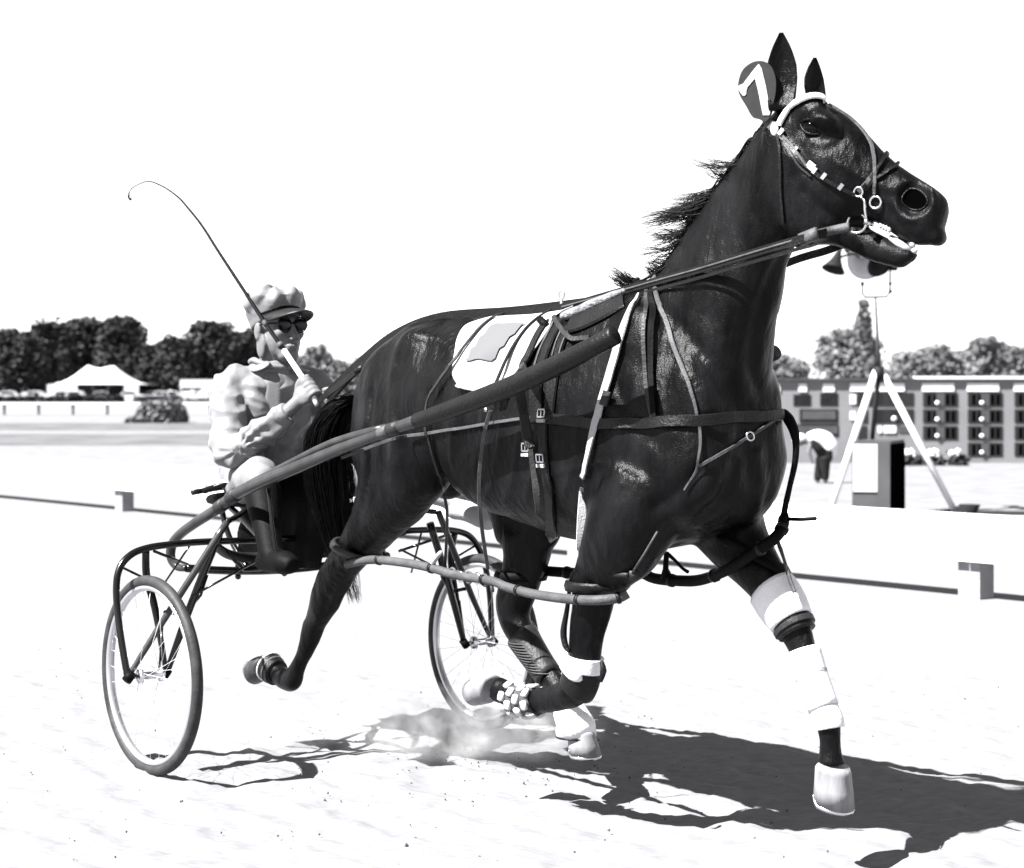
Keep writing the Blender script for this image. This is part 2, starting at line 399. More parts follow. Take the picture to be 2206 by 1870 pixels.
# hedge, near bush
def hedge(name, u0, u1, vb, vt, Y, leaf, label, n=1800, ls=.22, dep=2.0, cat='hedge'):
    a = at(u0, vb, Y); b = at(u1, vb, Y); h = at(u0, vt, Y).z
    o = []; V = []; Fc = []; rnd = random.Random(int(u0+vt))
    for i in range(n):
        x = rnd.random(); env = 1
        if cat == 'bush': env = math.sqrt(max(.05, 1-(2*x-1)**2))
        hh = h*env*(.8+.35*noise.noise(Vector((x*(b.x-a.x)*.6, Y, 0))))
        p = Vector((a.x+(b.x-a.x)*x, Y + rnd.uniform(-.5, .5)*dep*env, max(.05, hh*rnd.random()**.6)))
        s = ls*rnd.uniform(.6, 1.4); q = Vector((rnd.gauss(0, 1), rnd.gauss(0, 1), rnd.gauss(0, 1))).normalized(); r_ = q.orthogonal().normalized()
        k = len(V); V += [p-q*s-r_*s*.6, p+q*s-r_*s*.6, p+q*s*.8+r_*s*.7, p-q*s*.7+r_*s*.6]; Fc.append((k, k+1, k+2, k+3))
    c = Vector(((a.x+b.x)/2, Y, 0))
    return tagk(MB().add(V, Fc).build(name, leaf, smooth=False, at0=c), label, cat)
hedge('hedge', 0, 165, 868, 855, 240, 'leaf_dark', 'dark clipped hedge in front of the cars at the far left', ls=.3)
hedge('hedge', 150, 262, 869, 851, 236, 'leaf_dark', 'dark hedge below the right half of the tent', ls=.3)
hedge('hedge', 292, 390, 868, 854, 240, 'leaf_mid', 'mid grey hedge between the two tents', ls=.3)
hedge('hedge', 400, 480, 870, 860, 240, 'leaf_mid', 'thin hedge below the flat white pavilion', ls=.25, n=900)
hedge('bush', 292, 402, 911, 846, 83, 'leaf_mid', 'round grey bush alone on the infield grass', ls=.085, n=3800, dep=2.2, cat='bush')
hedge('bush', 270, 330, 912, 892, 82, 'leaf_mid', 'low spreading sprig at the left foot of the round bush', ls=.07, n=500, dep=1, cat='bush')

# tents and pavilion
def tent():
    Y = 258; root = empty('marquee_tent', at(210, 872, Y), 'large white marquee tent with twin peaks before the dark trees', 'tent'); root.location.z = 0; WPOS[root.name] = tuple(root.location)
    x0 = at(120, 845, Y).x; x1 = at(315, 845, Y).x; ze = at(0, 828, Y).z; zr = at(0, 784, Y).z
    ra = at(190, 0, Y).x; rb = at(242, 0, Y).x; d = 5
    mb = MB()
    n = 14; V = []
    for j in range(n+1):
        w = j/n
        for i in range(n+1):
            u = i/n
            x = x0+(x1-x0)*u; y = Y-d+2*d*w
            e = min(1, min(u, 1-u)*3.1)*min(1, min(w, 1-w)*2.2)
            pk = max(0, 1-abs(x-ra)/1.2)*.3 + max(0, 1-abs(x-rb)/1.2)*.3
            z = ze + (zr-ze)*(.78*e**1.35) + pk*e*1.5
            V.append((x, y, z))
    Fc = [(j*(n+1)+i, j*(n+1)+i+1, (j+1)*(n+1)+i+1, (j+1)*(n+1)+i) for j in range(n) for i in range(n)]
    mb.add(V, Fc).build('roof', 'canvas', root)
    for i in range(7):
        mb = MB(); x = x0+(x1-x0)*i/6; tube(mb, [(x, Y-d, 0), (x, Y-d, ze)], .05, 5); mb.build('pole', 'bark', root)
    mb = MB(); abox(mb, x0+.2, x1-.2, Y+d-.1, Y+d, 0, ze); mb.build('rear_wall', 'midgrey', root, smooth=False)
    for i in (0, 1, 5): 
        mb = MB(); xa = x0+(x1-x0)*i/6; abox(mb, xa+.05, xa+(x1-x0)/6-.05, Y-d, Y-d+.05, .1, ze-.05); mb.build('side_curtain', 'canvas', root, smooth=False)
tent()
Y = 262; x0 = at(393, 0, Y).x; x1 = at(486, 0, Y).x; zt = at(0, 818, Y).z
root = empty('flat_pavilion', ((x0+x1)/2, Y, 0), 'flat roofed white pavilion just left of the driver\'s shoulder', 'tent'); WPOS[root.name] = tuple(root.location)
mb = MB(); abox(mb, x0, x1, Y-2, Y+2, zt-1.1, zt); mb.build('roof', 'canvas', root, smooth=False)
for i in range(5):
    mb = MB(); xx = x0+.1+(x1-x0-.2)*i/4; abox(mb, xx-.06, xx+.06, Y-1.9, Y-1.8, 0, zt-1.1); mb.build('pole', 'white_paint', root, smooth=False)
for i in range(3):
    mb = MB(); xx = x0+.3+i*(x1-x0)/3; abox(mb, xx, xx+(x1-x0)/3-.3, Y-1.85, Y-1.8, .3, zt-1.5); mb.build('front_panel', 'canvas', root, smooth=False)

# parked cars, each a body, a cabin, glass and wheels
def car(x, Y, rz, col, label, s=1.0):
    root = empty('parked_car', (x, Y, 0), label, 'car', 'cars parked beyond the hedge'); WPOS[root.name] = tuple(root.location)
    c, sn = math.cos(rz), math.sin(rz)
    def T(a, b, z): return Vector((x+(a*c-b*sn)*s, Y+(a*sn+b*c)*s, z*s))
    mb = MB(); prof = [(-2.3, .45), (-2.35, .8), (-1.6, .95), (-1.1, 1.0), (.9, 1.0), (2.2, .85), (2.35, .5), (2.2, .35), (-2.2, .35)]
    loft(mb, [[T(a, b, z) for a, z in prof] for b in (-.85, .85)]); mb.build('body', col, root, smooth=False)
    prof = [(-1.3, .97), (-.9, 1.42), (-.1, 1.5), (.5, 1.42), (1.0, .97)]
    mb = MB(); loft(mb, [[T(a, b, z) for a, z in prof] for b in (-.72, .72)]); mb.build('cabin', col, root, smooth=False)
    prof = [(-1.05, 1.03), (-.8, 1.36), (.42, 1.36), (.8, 1.03)]
    mb = MB(); loft(mb, [[T(a, b, z) for a, z in prof] for b in (-.735, .735)]); mb.build('window', 'glass', root, smooth=False)
    for a in (-1.4, 1.45):
        for b in (-.8, .8):
            mb = MB(); tube(mb, [T(a, b-.1, .32), T(a, b+.1, .32)], .32*s, 12); mb.build('wheel', 'rubber', root)
cars = [(30, 'canvas', 'white parked car at the very left of the hedge'), (160, 'canvas', 'white parked car just before the tent\'s left corner'), (212, 'carpaint', 'pale parked car before the dark opening of the tent'), (372, 'canvas', 'white parked car touching the flat pavilion'), (78, 'carpaint', 'pale parked car at the far left edge'), (128, 'canvas', 'white parked car left of the big tent'), (352, 'carpaint', 'pale parked car behind the lone bush'), (282, 'canvas', 'white parked car right of the big tent'), (325, 'midgrey', 'grey parked car between the tents')]
for i, (u, c, lb) in enumerate(cars): car(at(u, 0, 249).x, 247+(i % 3)*2.2, [.05, 3.0, .2, 3.2, -.15, .1, 3.1, .0, 2.9][i], c, lb, 1.0)

# ================================================================== tote board
Y = 36.0
def tb(u0, u1, v0, v1, dy, name, m, th=.03, root=None, lab=None):
    a = at(u0, v1, Y); b = at(u1, v0, Y); mb = MB(); abox(mb, a.x, b.x, Y-dy-th, Y-dy, max(0, a.z), b.z)
    return mb.build(name, m, root, smooth=False, label=lab)
root = empty('tote_board', at(1930, 996, Y), 'long low grey tote board with rows of dark slots', 'tote board'); root.location.z = 0; WPOS[root.name] = tuple(root.location)
tb(1560, 1940, 819, 997, 0, 'board_panel', 'board', .25, root)
tb(1940.5, 2290, 816, 997, 0, 'board_panel', 'board', .25, root)
tb(1966, 2290, 811, 816.5, .03, 'top_edge', 'white_paint', .3, root)
tb(1560, 1965, 815, 818.7, .03, 'top_edge', 'midgrey', .3, root)
def dots(c, r, dy=.32):
    a = at(c[0], c[1], Y-dy); mb = MB(); tube(mb, [a, a+Vector((0, -.02, 0))], r/F*Y, 14); return mb
def col(u0, u1, rows, header=True):
    if header: tb(u0-2, u1-8, 826, 843, .255, 'header_strip', 'white_paint', .02, root)
    for r in rows:
        v0 = 846 + r*35.6
        o = tb(u0, u1, v0, v0+29, .253, 'slot_panel', 'slot', .012, root)
        for k in range(1, 4):
            uu = u0+(u1-u0)*k/4; 
        tb((u0+u1)/2-9, (u0+u1)/2+9, v0+1, v0+28, .267, 'slot_divider', 'midgrey', .006, root)
        for q_ in (.16, .34, .70, .86): tb(u0+(u1-u0)*q_-3, u0+(u1-u0)*q_+4, v0+4, v0+26, .267, 'digit_strip', 'black', .004, root)
        dots(((u0+u1)/2, v0+22), 4.6, .28).build('number_disc', 'white_paint', root)
col(2078, 2152, range(4)); col(1982, 2056, range(3)); col(2178, 2252, range(4))
tb(1826, 1942, 826, 843, .255, 'header_strip', 'white_paint', .02, root)
tb(1842, 1962, 846, 874, .253, 'slot_panel', 'slot', .012, root); tb(1874, 1962, 881, 911, .253, 'slot_panel', 'slot', .012, root)
tb(1826, 1838, 850, 870, .255, 'white_tab', 'white_paint', .02, root); tb(1826, 1838, 886, 904, .255, 'white_tab', 'white_paint', .02, root)
dots((1926, 902), 5.5, .28).build('number_disc', 'white_paint', root)
tb(1846, 1864, 881, 911, .253, 'slot_panel', 'slot', .012, root); tb(1842, 1862, 917, 945, .253, 'slot_panel', 'slot', .012, root)
tb(1898, 1924, 917, 932, .255, 'white_tab', 'white_paint', .02, root); tb(1886, 1893, 917, 932, .255, 'white_tab', 'white_paint', .02, root)
tb(1930, 1962, 918, 932, .253, 'slot_panel', 'midgrey', .012, root)
for (a, b) in ((1716, 1733), (1768, 1792), (1660, 1676)): tb(a, b, 827, 844, .255, 'header_disc', 'white_paint', .02, root)
tb(1705, 1742, 850, 874, .253, 'dull_window', 'dkgrey', .01, root); tb(1762, 1800, 847, 874, .253, 'dull_window', 'dkgrey', .01, root)
tb(1718, 1800, 881, 910, .253, 'result_window', 'slot', .012, root); tb(1724, 1795, 885, 903, .266, 'result_strip', 'midgrey', .01, root)
tb(1700, 1801, 914, 939, .253, 'result_window', 'dkgrey', .012, root); tb(1703, 1799, 917, 934, .266, 'result_strip', 'midgrey', .01, root)

# shrubs with white flower heads in front of the board
for i, (u, lb) in enumerate([(1961, 'small white flowered shrub nearest the dark crate'), (2011, 'small white flowered shrub in the middle of the three'), (2060, 'small white flowered shrub farthest right of the three')]):
    c = at(u, 992, 34.5); c.z = 0; root = empty('flowering_shrub', c, lb, 'shrub', 'white topped shrubs before the tote board'); WPOS[root.name] = tuple(c)
    rnd = random.Random(i); V = []; Fc = []
    for k in range(420):
        p = c + Vector((rnd.gauss(.04, .07), rnd.gauss(0, .06), abs(rnd.gauss(.07, .06)))); s = .025
        a = Vector((rnd.gauss(0, 1), rnd.gauss(0, 1), rnd.gauss(0, 1))).normalized(); b = a.orthogonal()
        q = len(V); V += [p-a*s-b*s, p+a*s-b*s, p+a*s+b*s, p-a*s+b*s]; Fc.append((q, q+1, q+2, q+3))
    MB().add(V, Fc).build('foliage', 'leaf_dark', root, smooth=False)
    mb = MB()
    for k in range(26): ball(mb, c + Vector((rnd.uniform(-.11, .07), rnd.uniform(-.08, .04), .23+rnd.uniform(-.05, .05))), .035, 6, 4)
    mb.build('flower_head', 'white_paint', root)

# ================================================================== loudspeaker mast on a tripod
Yt = 20.6
ap = at(1893, 800, Yt); root = empty('loudspeaker_mast', (ap.x, Yt, 0), 'tall thin loudspeaker mast held by a white tripod in the infield', 'mast'); WPOS[root.name] = tuple(root.location)
def leg(p0, p1, m, r): mb = MB(); tube(mb, [p0, p1], r, 10); return mb.build('leg', m, root)
g = at(1768, 1108, Yt); leg(ap+Vector((-.03, 0, 0)), Vector((g.x, Yt-.45, 0)), 'white_paint', .036)
g = at(2058, 1108, Yt); leg(ap+Vector((.03, 0, 0)), Vector((g.x, Yt-.1, 0)), 'white_paint', .033)
leg(ap, Vector((ap.x+.02, Yt+.9, 0)), 'dkgrey', .026)
mb = MB(); tube(mb, [ap+Vector((0, 0, -.1)), ap+Vector((0, 0, .05))], .06, 10); mb.build('collar', 'dkgrey', root)
mb = MB(); tube(mb, [ap, at(1890, 720, Yt), at(1886, 640, Yt)], [.022, .018, .014], 8); mb.build('pole', 'midgrey', root)
mb = MB(); tube(mb, [at(1858, 612, Yt), at(1858, 632, Yt), at(1864, 640, Yt), at(1886, 640, Yt), at(1910, 639, Yt), at(1917, 630, Yt), at(1918, 575, Yt)], .011, 8); mb.build('fork', 'dkgrey', root)
mb = MB(); ball(mb, at(1858, 611, Yt), .024); ball(mb, at(1918, 611, Yt), .02); ball(mb, at(1918, 628, Yt), .022); mb.build('fork_knob', 'dkgrey', root)
def horn(c, d, R0, L, m, min_='black', name='horn'):
    d = d.normalized(); a = d.orthogonal().normalized(); b = d.cross(a); mb = MB(); rings = []
    for i in range(9):
        w = i/8; rr = R0*(.16+.84*w**2.2); rings.append([c - d*L*(1-w) + (a*math.cos(2*pi*k/24) + b*math.sin(2*pi*k/24))*rr for k in range(24)])
    for i in range(7, -1, -1):
        w = i/8; rr = R0*(.16+.84*w**2.2)-.006; rings.append([c - d*L*(1-w)*.97 + (a*math.cos(2*pi*k/24) + b*math.sin(2*pi*k/24))*rr for k in range(24)])
    loft(mb, rings); o = mb.build(name, m, root)
    mb = MB(); tube(mb, [c-d*(L+.14), c-d*(L-.02)], R0*.34, 14); mb.build('driver_unit', 'dkgrey', o)
    mb = MB(); ball(mb, c-d*L*.45, R0*.16); mb.build('phase_plug', 'white_paint', o)
horn(at(1795, 582, Yt), Vector((-.35, -.25, -1)), .13, .3, 'dkgrey')
horn(at(1870, 556, Yt+.15), Vector((.25, -1, -.35)), .24, .34, 'white_paint')
horn(at(1898, 566, Yt-.1), Vector((.5, -.9, -.6)), .17, .22, 'dkgrey')
mb = MB(); tube(mb, [at(1925, 583, Yt), at(1925, 562, Yt)], .045, 12); mb.build('driver_unit', 'dkgrey', root)
mb = MB(); tube(mb, [at(1795, 560, Yt), at(1850, 545, Yt), at(1925, 560, Yt)], .014, 8, sm=4); mb.build('cross_arm', 'dkgrey', root)

# crate / equipment box beside the mast
def crate():
    Yc = 20.3; a = at(1838, 1108, Yc); b = at(1918, 1108, Yc-.12); c = at(1948, 1108, Yc+.55)
    a.z = b.z = c.z = 0; h = at(0, 950, Yc).z
    root = empty('equipment_crate', (a+c)/2, 'upright grey equipment box with shade coloured into one side, beside the mast', 'box'); WPOS[root.name] = tuple(root.location)
    d = c - b
    def face(p, q, z0, z1, nm, m, off=0, th=.02):
        x = (q-p); nrm = Vector((x.y, -x.x, 0)).normalized(); mb = MB()
        box(mb, (p+q)/2 + nrm*off + Vector((0, 0, (z0+z1)/2)), x/2, nrm*th/2, Vector((0, 0, (z1-z0)/2))); return mb.build(nm, m, root, smooth=False)
    mid = a + (b-a)*.66
    face(a, mid, .27, h-.03, 'door_panel', 'cloth'); face(a, mid, .0, .262, 'lower_panel', 'midgrey', .004); face(a, mid, .262, .27, 'seam_strip', 'dkgrey', .01, .03)
    face(mid, b, 0, h-.03, 'corner_board', 'midgrey', .012, .03)
    face(b, c, 0, h-.03, 'side_panel', 'black'); face(c, a+d, 0, h-.03, 'back_panel', 'dkgrey'); face(a+d, a, 0, h-.03, 'side_panel', 'midgrey')  # right side panel coloured black to stand for its shade
    mb = MB(); z = h-.015; mb.add([(*(p.xy), zz) for zz in (h-.03, h) for p in (a, b, c, a+d)], [(0, 3, 2, 1), (4, 5, 6, 7), (0, 1, 5, 4), (1, 2, 6, 5), (2, 3, 7, 6), (3, 0, 4, 7)]); mb.build('lid', 'midgrey', root, smooth=False)
crate()
mb = MB(); tube(mb, [ground(1838, 1112)+Vector((0, 0, .02)), ground(1900, 1117)+Vector((0, 0, .02)), ground(1990, 1113)+Vector((0, 0, .03)), ground(2060, 1106)+Vector((0, 0, .03)), ground(2120, 1109)+Vector((0, 0, .02)), ground(2290, 1112)+Vector((0, 0, .02))], .028, 8, sm=6)
tagk(mb.build('power_cable', 'rubber'), 'dark cable lying on the grass past the tripod foot', 'cable')
mb = MB(); p0 = ground(2072, 1113)
for k in range(5): torus(mb, p0+Vector((.02*k, 0, .03+.022*k)), Vector((1, 0, 0)), Vector((0, 1, 0)), Vector((0, 0, 1)), .14-.01*k, .013, 20, 6)
tagk(mb.build('cable_coil', 'rubber', at0=p0), 'dark coil of cable at the right foot of the tripod', 'cable')

# bending person on the infield
def bender():
    c = ground(1772, 1042); Yb = c.y; c2 = Vector(c)
    root = empty('person', c, 'person in white shirt and white cap bending over on the infield', 'person'); WPOS[root.name] = tuple(c)
    q = lambda u, v, dy=0: at(u, v, Yb+dy)
    body = MB()
    tube(body, [q(1760, 1042, .05), q(1763, 1022, .05), q(1770, 985, .05)], [.035, .05, .075], 10); tube(body, [q(1778, 1042, -.05), q(1778, 1020, -.05), q(1776, 985, -.05)], [.035, .05, .075], 10)
    tube(body, [q(1776, 985), q(1782, 965), q(1768, 950), q(1745, 946), q(1732, 952)], [.09, .1, .1, .085, .045], 12, sm=3)
    tube(body, [q(1748, 950, -.1), q(1742, 975, -.12), q(1752, 1000, -.12)], [.04, .035, .025], 8)
    ball(body, q(1724, 950), .075)
    V, Fc, E = remesh(body, .018, 4); o = mk(V, Fc).build('body', 'skin', root)
    t = MB(); tube(t, [q(1760, 1036, .05), q(1763, 1022, .05), q(1771, 985, .05)], [.05, .065, .095], 10); tube(t, [q(1778, 1036, -.05), q(1778, 1020, -.05), q(1776, 985, -.05)], [.05, .065, .095], 10)
    tube(t, [q(1777, 990), q(1783, 965)], [.11, .11], 10)
    tube(t, [q(1778, 985), q(1762, 965, -.1), q(1746, 950, -.1)], [.1, .07, .05], 10)
    V, Fc, E = remesh(t, .018, 4); mk(V, Fc).build('trousers', 'dkgrey', root)
    t = MB(); tube(t, [q(1790, 968), q(1778, 950), q(1760, 943), q(1740, 947)], [.13, .135, .12, .09], 12, sm=3); tube(t, [q(1796, 985), q(1786, 962)], [.06, .11], 10)
    V, Fc, E = remesh(t, .018, 4); mk(V, Fc).build('shirt', 'white_paint', root)
    t = MB(); ell(t, q(1724, 944), Vector((.09, 0, 0)), Vector((0, .085, 0)), Vector((0, 0, .07))); ell(t, q(1716, 950), Vector((.06, 0, 0)), Vector((0, .06, 0)), Vector((0, 0, .012)))
    t.build('cap', 'white_paint', root)
bender()

# ================================================================== the horse
def S2(s, z, l=0): return W(s, l, z)
hb = MB(); LAT = SL(0, 1); FWD = SL(1, 0); UP = Vector((0, 0, 1))
def station(T, B, w, lt=0, lb=0, p=.9, n=28, lat=None, egg=0):
    T = W(T[0], lt, T[1]); B = W(B[0], lb, B[1]); c = (T+B)/2; A = (T-B)/2; r = []
    for k in range(n):
        th = 2*pi*k/n; a = math.cos(th); b = math.sin(th); ww = w*(1 - egg*a)
        r.append(c + A*math.copysign(abs(a)**p, a) + (lat or LAT)*ww*math.copysign(abs(b)**p, b))
    return r
tr = [(.25, 1.29, 1.14, .04), (.31, 1.375, 1.02, .10), (.40, 1.44, .95, .165), (.52, 1.505, .96, .215), (.66, 1.55, 1.08, .25), (.80, 1.566, 1.055, .262),
      (.95, 1.557, 1.0, .27), (1.1, 1.548, .935, .28), (1.25, 1.545, .888, .285), (1.4, 1.553, .86, .282), (1.55, 1.585, .845, .268), (1.68, 1.613, .838, .255),
      (1.80, 1.615, .845, .245), (1.90, 1.57, .87, .23), (2.0, 1.50, .90, .21), (2.09, 1.40, .95, .175), (2.15, 1.27, 1.04, .10)]
loft(hb, [station((s, zt), (s, zb), w, p=.88, egg=.06) for s, zt, zb, w in tr])
# withers ridge
loft(hb, [station((s, z), (s, z-.2), .07) for s, z in [(1.3, 1.545), (1.45, 1.575), (1.58, 1.604), (1.7, 1.625), (1.82, 1.65)]])
# neck
nk = [((1.50, 1.55), (1.95, 1.02), .19), ((1.66, 1.60), (2.11, 1.18), .17), ((1.79, 1.655), (2.155, 1.33), .14), ((1.875, 1.745), (2.195, 1.465), .112),
      ((1.955, 1.82), (2.23, 1.57), .097), ((2.03, 1.892), (2.24, 1.64), .086), ((2.11, 1.963), (2.29, 1.71), .08), ((2.185, 2.03), (2.35, 1.80), .078), ((2.27, 2.075), (2.42, 1.88), .075)]
loft(hb, [station(T, B, w, p=.92, egg=.25) for T, B, w in nk])
def mell(s, l, z, a, w, h, tilt=0, dst=hb):
    """muscle: a = fore-aft, w = lateral, h = height half sizes; tilt in the vertical plane"""
    c, q = math.cos(tilt), math.sin(tilt)
    ell(dst, W(s, l, z), (FWD*c + UP*q)*a, LAT*w, (UP*c - FWD*q)*h)
for sd in (-1, 1):
    mell(.67, sd*.14, 1.29, .21, .125, .2)           # rump
    mell(.56, sd*.13, 1.15, .14, .115, .22)           # buttock
    mell(.82, sd*.165, 1.43, .13, .08, .09)           # point of hip
    mell(1.79, sd*.15, 1.27, .17, .085, .30, -.3)     # shoulder blade
    mell(1.74, sd*.155, 1.08, .19, .085, .16)         # triceps
    mell(2.0, sd*.10, 1.12, .15, .125, .20)           # breast
    mell(2.02, sd*.11, 1.25, .12, .09, .17)
    mell(1.30, sd*.17, 1.14, .38, .115, .22)          # ribs
def thigh(sd, rings):
    loft(hb, [ering(W(s, l, z), FWD*a, LAT*w, 20, .95) for s, l, z, a, w in rings])
thigh(-1, [(.70, -.12, 1.42, .12, .1), (.70, -.14, 1.33, .18, .12), (.71, -.155, 1.2, .235, .13), (.73, -.16, 1.08, .225, .12), (.69, -.16, .98, .205, .105), (.60, -.155, .89, .175, .085),
           (.47, -.148, .80, .135, .068), (.355, -.142, .73, .112, .055), (.27, -.14, .665, .10, .048), (.225, -.14, .60, .088, .043), (.19, -.14, .545, .080, .04), (.145, -.14, .49, .055, .036), (.115, -.14, .45, .042, .032)])
thigh(1, [(.66, .12, 1.42, .12, .1), (.70, .14, 1.33, .2, .125), (.80, .155, 1.2, .21, .13), (.88, .16, 1.08, .20, .12), (.93, .16, .98, .20, .105), (.97, .155, .89, .175, .085), (.97, .145, .80, .13, .07)])
def limb(pts, l, seg=16, asp=.85):
    """pts: u, v, half width in picture px, (lateral)"""
    C = [P(a[0], a[1], a[3] if len(a) > 3 else l) for a in pts]; rr = [a[2]/F*c.y for a, c in zip(pts, C)]
    tube(hb, crom(C, 4), rr, seg, asp=asp, up=HDV)
    return C, rr
HDV = SL(1, 0)
RHp = [(676, 1345, 29), (665, 1385, 23), (652, 1415, 20), (640, 1440, 22), (628, 1463, 27), (612, 1462, 25), (594, 1448, 24), (580, 1436, 27)]
LHp = [(1138, 1150, 66), (1134, 1205, 56), (1120, 1255, 48), (1108, 1300, 45), (1110, 1340, 38), (1134, 1385, 32), (1165, 1432, 28), (1195, 1475, 27), (1216, 1508, 29), (1228, 1535, 26), (1240, 1562, 30)]
RFp = [(1400, 1010, 90), (1378, 1085, 112), (1340, 1165, 100), (1312, 1205, 80), (1287, 1243, 59), (1275, 1305, 49), (1266, 1360, 43), (1260, 1405, 40), (1255, 1445, 41), (1243, 1482, 40), (1212, 1500, 32), (1175, 1507, 27), (1140, 1512, 27), (1112, 1506, 29), (1088, 1493, 27), (1070, 1484, 31)]
LFp = [(1545, 1060, 85), (1570, 1130, 92), (1598, 1180, 72), (1628, 1222, 60), (1662, 1268, 50), (1694, 1318, 44), (1718, 1365, 41), (1733, 1412, 33), (1750, 1460, 27), (1768, 1508, 28), (1784, 1555, 33), (1790, 1590, 28), (1790, 1620, 28), (1791, 1648, 36)]
limb(RHp, -.14); limb(LHp, .14); limb(RFp, -.15); limb(LFp, .15)
# head, in its own upright plane through the poll, turned to the far side
HA = Vector((math.cos(math.radians(33)), -math.sin(math.radians(33)), 0)); HN = Vector((-HA.y, HA.x, 0))
POLL = P(1700, 225, 0)
def PH(u, v, off=0):
    d = Vector(((u-1103)/F, 1, -(v-HORIZON)/F)); q = (POLL - Vector((0, 0, CAMZ))).dot(HN) + off
    return Vector((0, 0, CAMZ)) + d*(q/d.dot(HN))
def hst(T, B, w, off=0, egg=0, p=.9, n=26):
    T = PH(*T, off); B = PH(*B, off); c = (T+B)/2; A = (T-B)/2; r = []
    for k in range(n):
        th = 2*pi*k/n; a = math.cos(th); b = math.sin(th)
        r.append(c + A*math.copysign(abs(a)**p, a) + HN*w*(1-egg*a)*math.copysign(abs(b)**p, b))
    return r
head = MB()
up = [((1655, 262), (1672, 430), .06), ((1690, 222), (1690, 500), .075), ((1735, 207), (1712, 536), .09), ((1780, 220), (1742, 538), .1), ((1825, 250), (1770, 524), .098),
      ((1862, 285), (1800, 508), .086), ((1897, 322), (1830, 490), .071), ((1930, 352), (1862, 478), .06), ((1965, 374), (1888, 480), .056),
      ((1995, 392), (1918, 500), .056), ((2020, 410), (1950, 520), .055), ((2037, 425), (1982, 530), .048), ((2043, 445), (2005, 528), .036), ((2038, 470), (2020, 515), .02)]
loft(head, [hst(T, B, w, egg=-.02) for T, B, w in up])
lw = [((1765, 430), (1760, 530), .06), ((1800, 445), (1800, 530), .05), ((1845, 472), (1838, 545), .042), ((1880, 495), (1872, 561), .038), ((1912, 512), (1905, 572), .036), ((1945, 528), (1935, 575), .034), ((1968, 540), (1958, 568), .028), ((1977, 545), (1972, 560), .012)]
loft(head, [hst(T, B, w) for T, B, w in lw])
def hell(u, v, off, a, b, w, ang, dst=None):
    c = PH(u, v, off); t = math.radians(ang); A = HA*math.cos(t) + UP*math.sin(t); Bv = UP*math.cos(t) - HA*math.sin(t)
    ell(dst if dst is not None else head, c, A*a, Bv*b, HN*w)
for sd in (-1, 1):
    hell(1742, 440, sd*.052, .11, .10, .035, -40)        # cheek plate
    hell(1775, 262, sd*.07, .055, .032, .035, -35)       # brow
    hell(1850, 372, sd*.047, .09, .012, .018, -38)       # facial crest
    hell(1982, 436, sd*.036, .052, .047, .022, -30)      # nostril pad
    hell(1745, 240, sd*.055, .05, .05, .03, -30)
hell(2015, 508, 0, .034, .026, .038, -40)                # upper lip
hell(1935, 563, 0, .03, .02, .03, -10)                   # chin
# ears: hollowed leaf shapes
def ear(base, tip, wmid, off, turn):
    b = PH(*base, off); t = PH(*tip, off*1.05); ax = (t-b); L = ax.length; ax.normalize()
    side = Vector((math.cos(turn), math.sin(turn), 0)); side = (side - ax*side.dot(ax)).normalized(); nn = side.cross(ax)   # nn faces the viewer
    rings = []
    for i in range(13):
        w = i/12; ww = wmid*(np.interp(w, [0, .15, .4, .6, .8, .93, 1], [.78, .9, 1, .93, .62, .3, .12])); th = np.interp(w, [0, .3, 1], [.03, .014, .007])
        c = b + ax*L*w - nn*.012*math.sin(pi*w); ring = []
        for k in range(20):
            a = 2*pi*k/20; x = math.cos(a); y = math.sin(a)
            ring.append(c + side*ww*x + nn*(th*y + .016*x*x*(1-w) - (.012*(1-x*x) if y > 0 else 0)))
        rings.append(ring)
    loft(head, rings)
ears = []
def mkear(*a):
    global head
    keep = head; head = MB(); ear(*a); ears.append(head); head = keep
mkear((1684, 238), (1683, 70), .043, -.05, -.25)
mkear((1757, 232), (1756, 124), .034, .06, .45)
hb.add(head.v, head.f)
PCN = PH(1988, 432, -.075); EYE = PH(1768, 281, -.086); headc = np.array(PH(1840, 380))
def hw(V):
    d = np.linalg.norm(V - headc, axis=1); leg = np.clip((V[:, 2]-.62)/.3, .3, 1); return np.clip((d-.25)/.4, .14, 1)*leg
V, Fc, E = remesh(hb, .0075, 34, .5, hw)
Nn = vnormals(V, Fc)
# nostrils, eye sockets and the mouth line pressed in
def dent(c, rad, depth, dirv, powr=2, asp=None, side=1):
    global V
    D = V - np.array(c); ok = ((V - np.array(POLL))@np.array(HN))*side > .012
    if asp is not None:
        for ax, k in asp: a = np.array(ax); D = D - np.outer(D@a, a)*(1-k)
    d = np.linalg.norm(D, axis=1)/rad; m = np.clip(1-d**powr, 0, 1)*ok
    V = V + np.outer(m*depth, np.array(dirv))
t = math.radians(-35); AXN = HA*math.cos(t) + UP*math.sin(t)
for sd in (-1, 1):
    c = PH(1983, 431, 0); 
    q = np.array(c + HN*sd*.05)
    dent(q, .045, .026, -HN*sd, 4, [(HN, .3), (AXN, .85)], sd)
    e = np.array(PH(1770, 283, 0) + HN*sd*.10)
    dent(e, .032, .006, -HN*sd, 2, [(HN, .3), (AXN, .75)], sd)
    dent(np.array(PH(1815, 305, 0) + HN*sd*.09), .05, .007, -HN*sd, 2, None, sd)
    dent(np.array(PH(1740, 305, 0) + HN*sd*.09), .05, .008, -HN*sd, 2, None, sd)
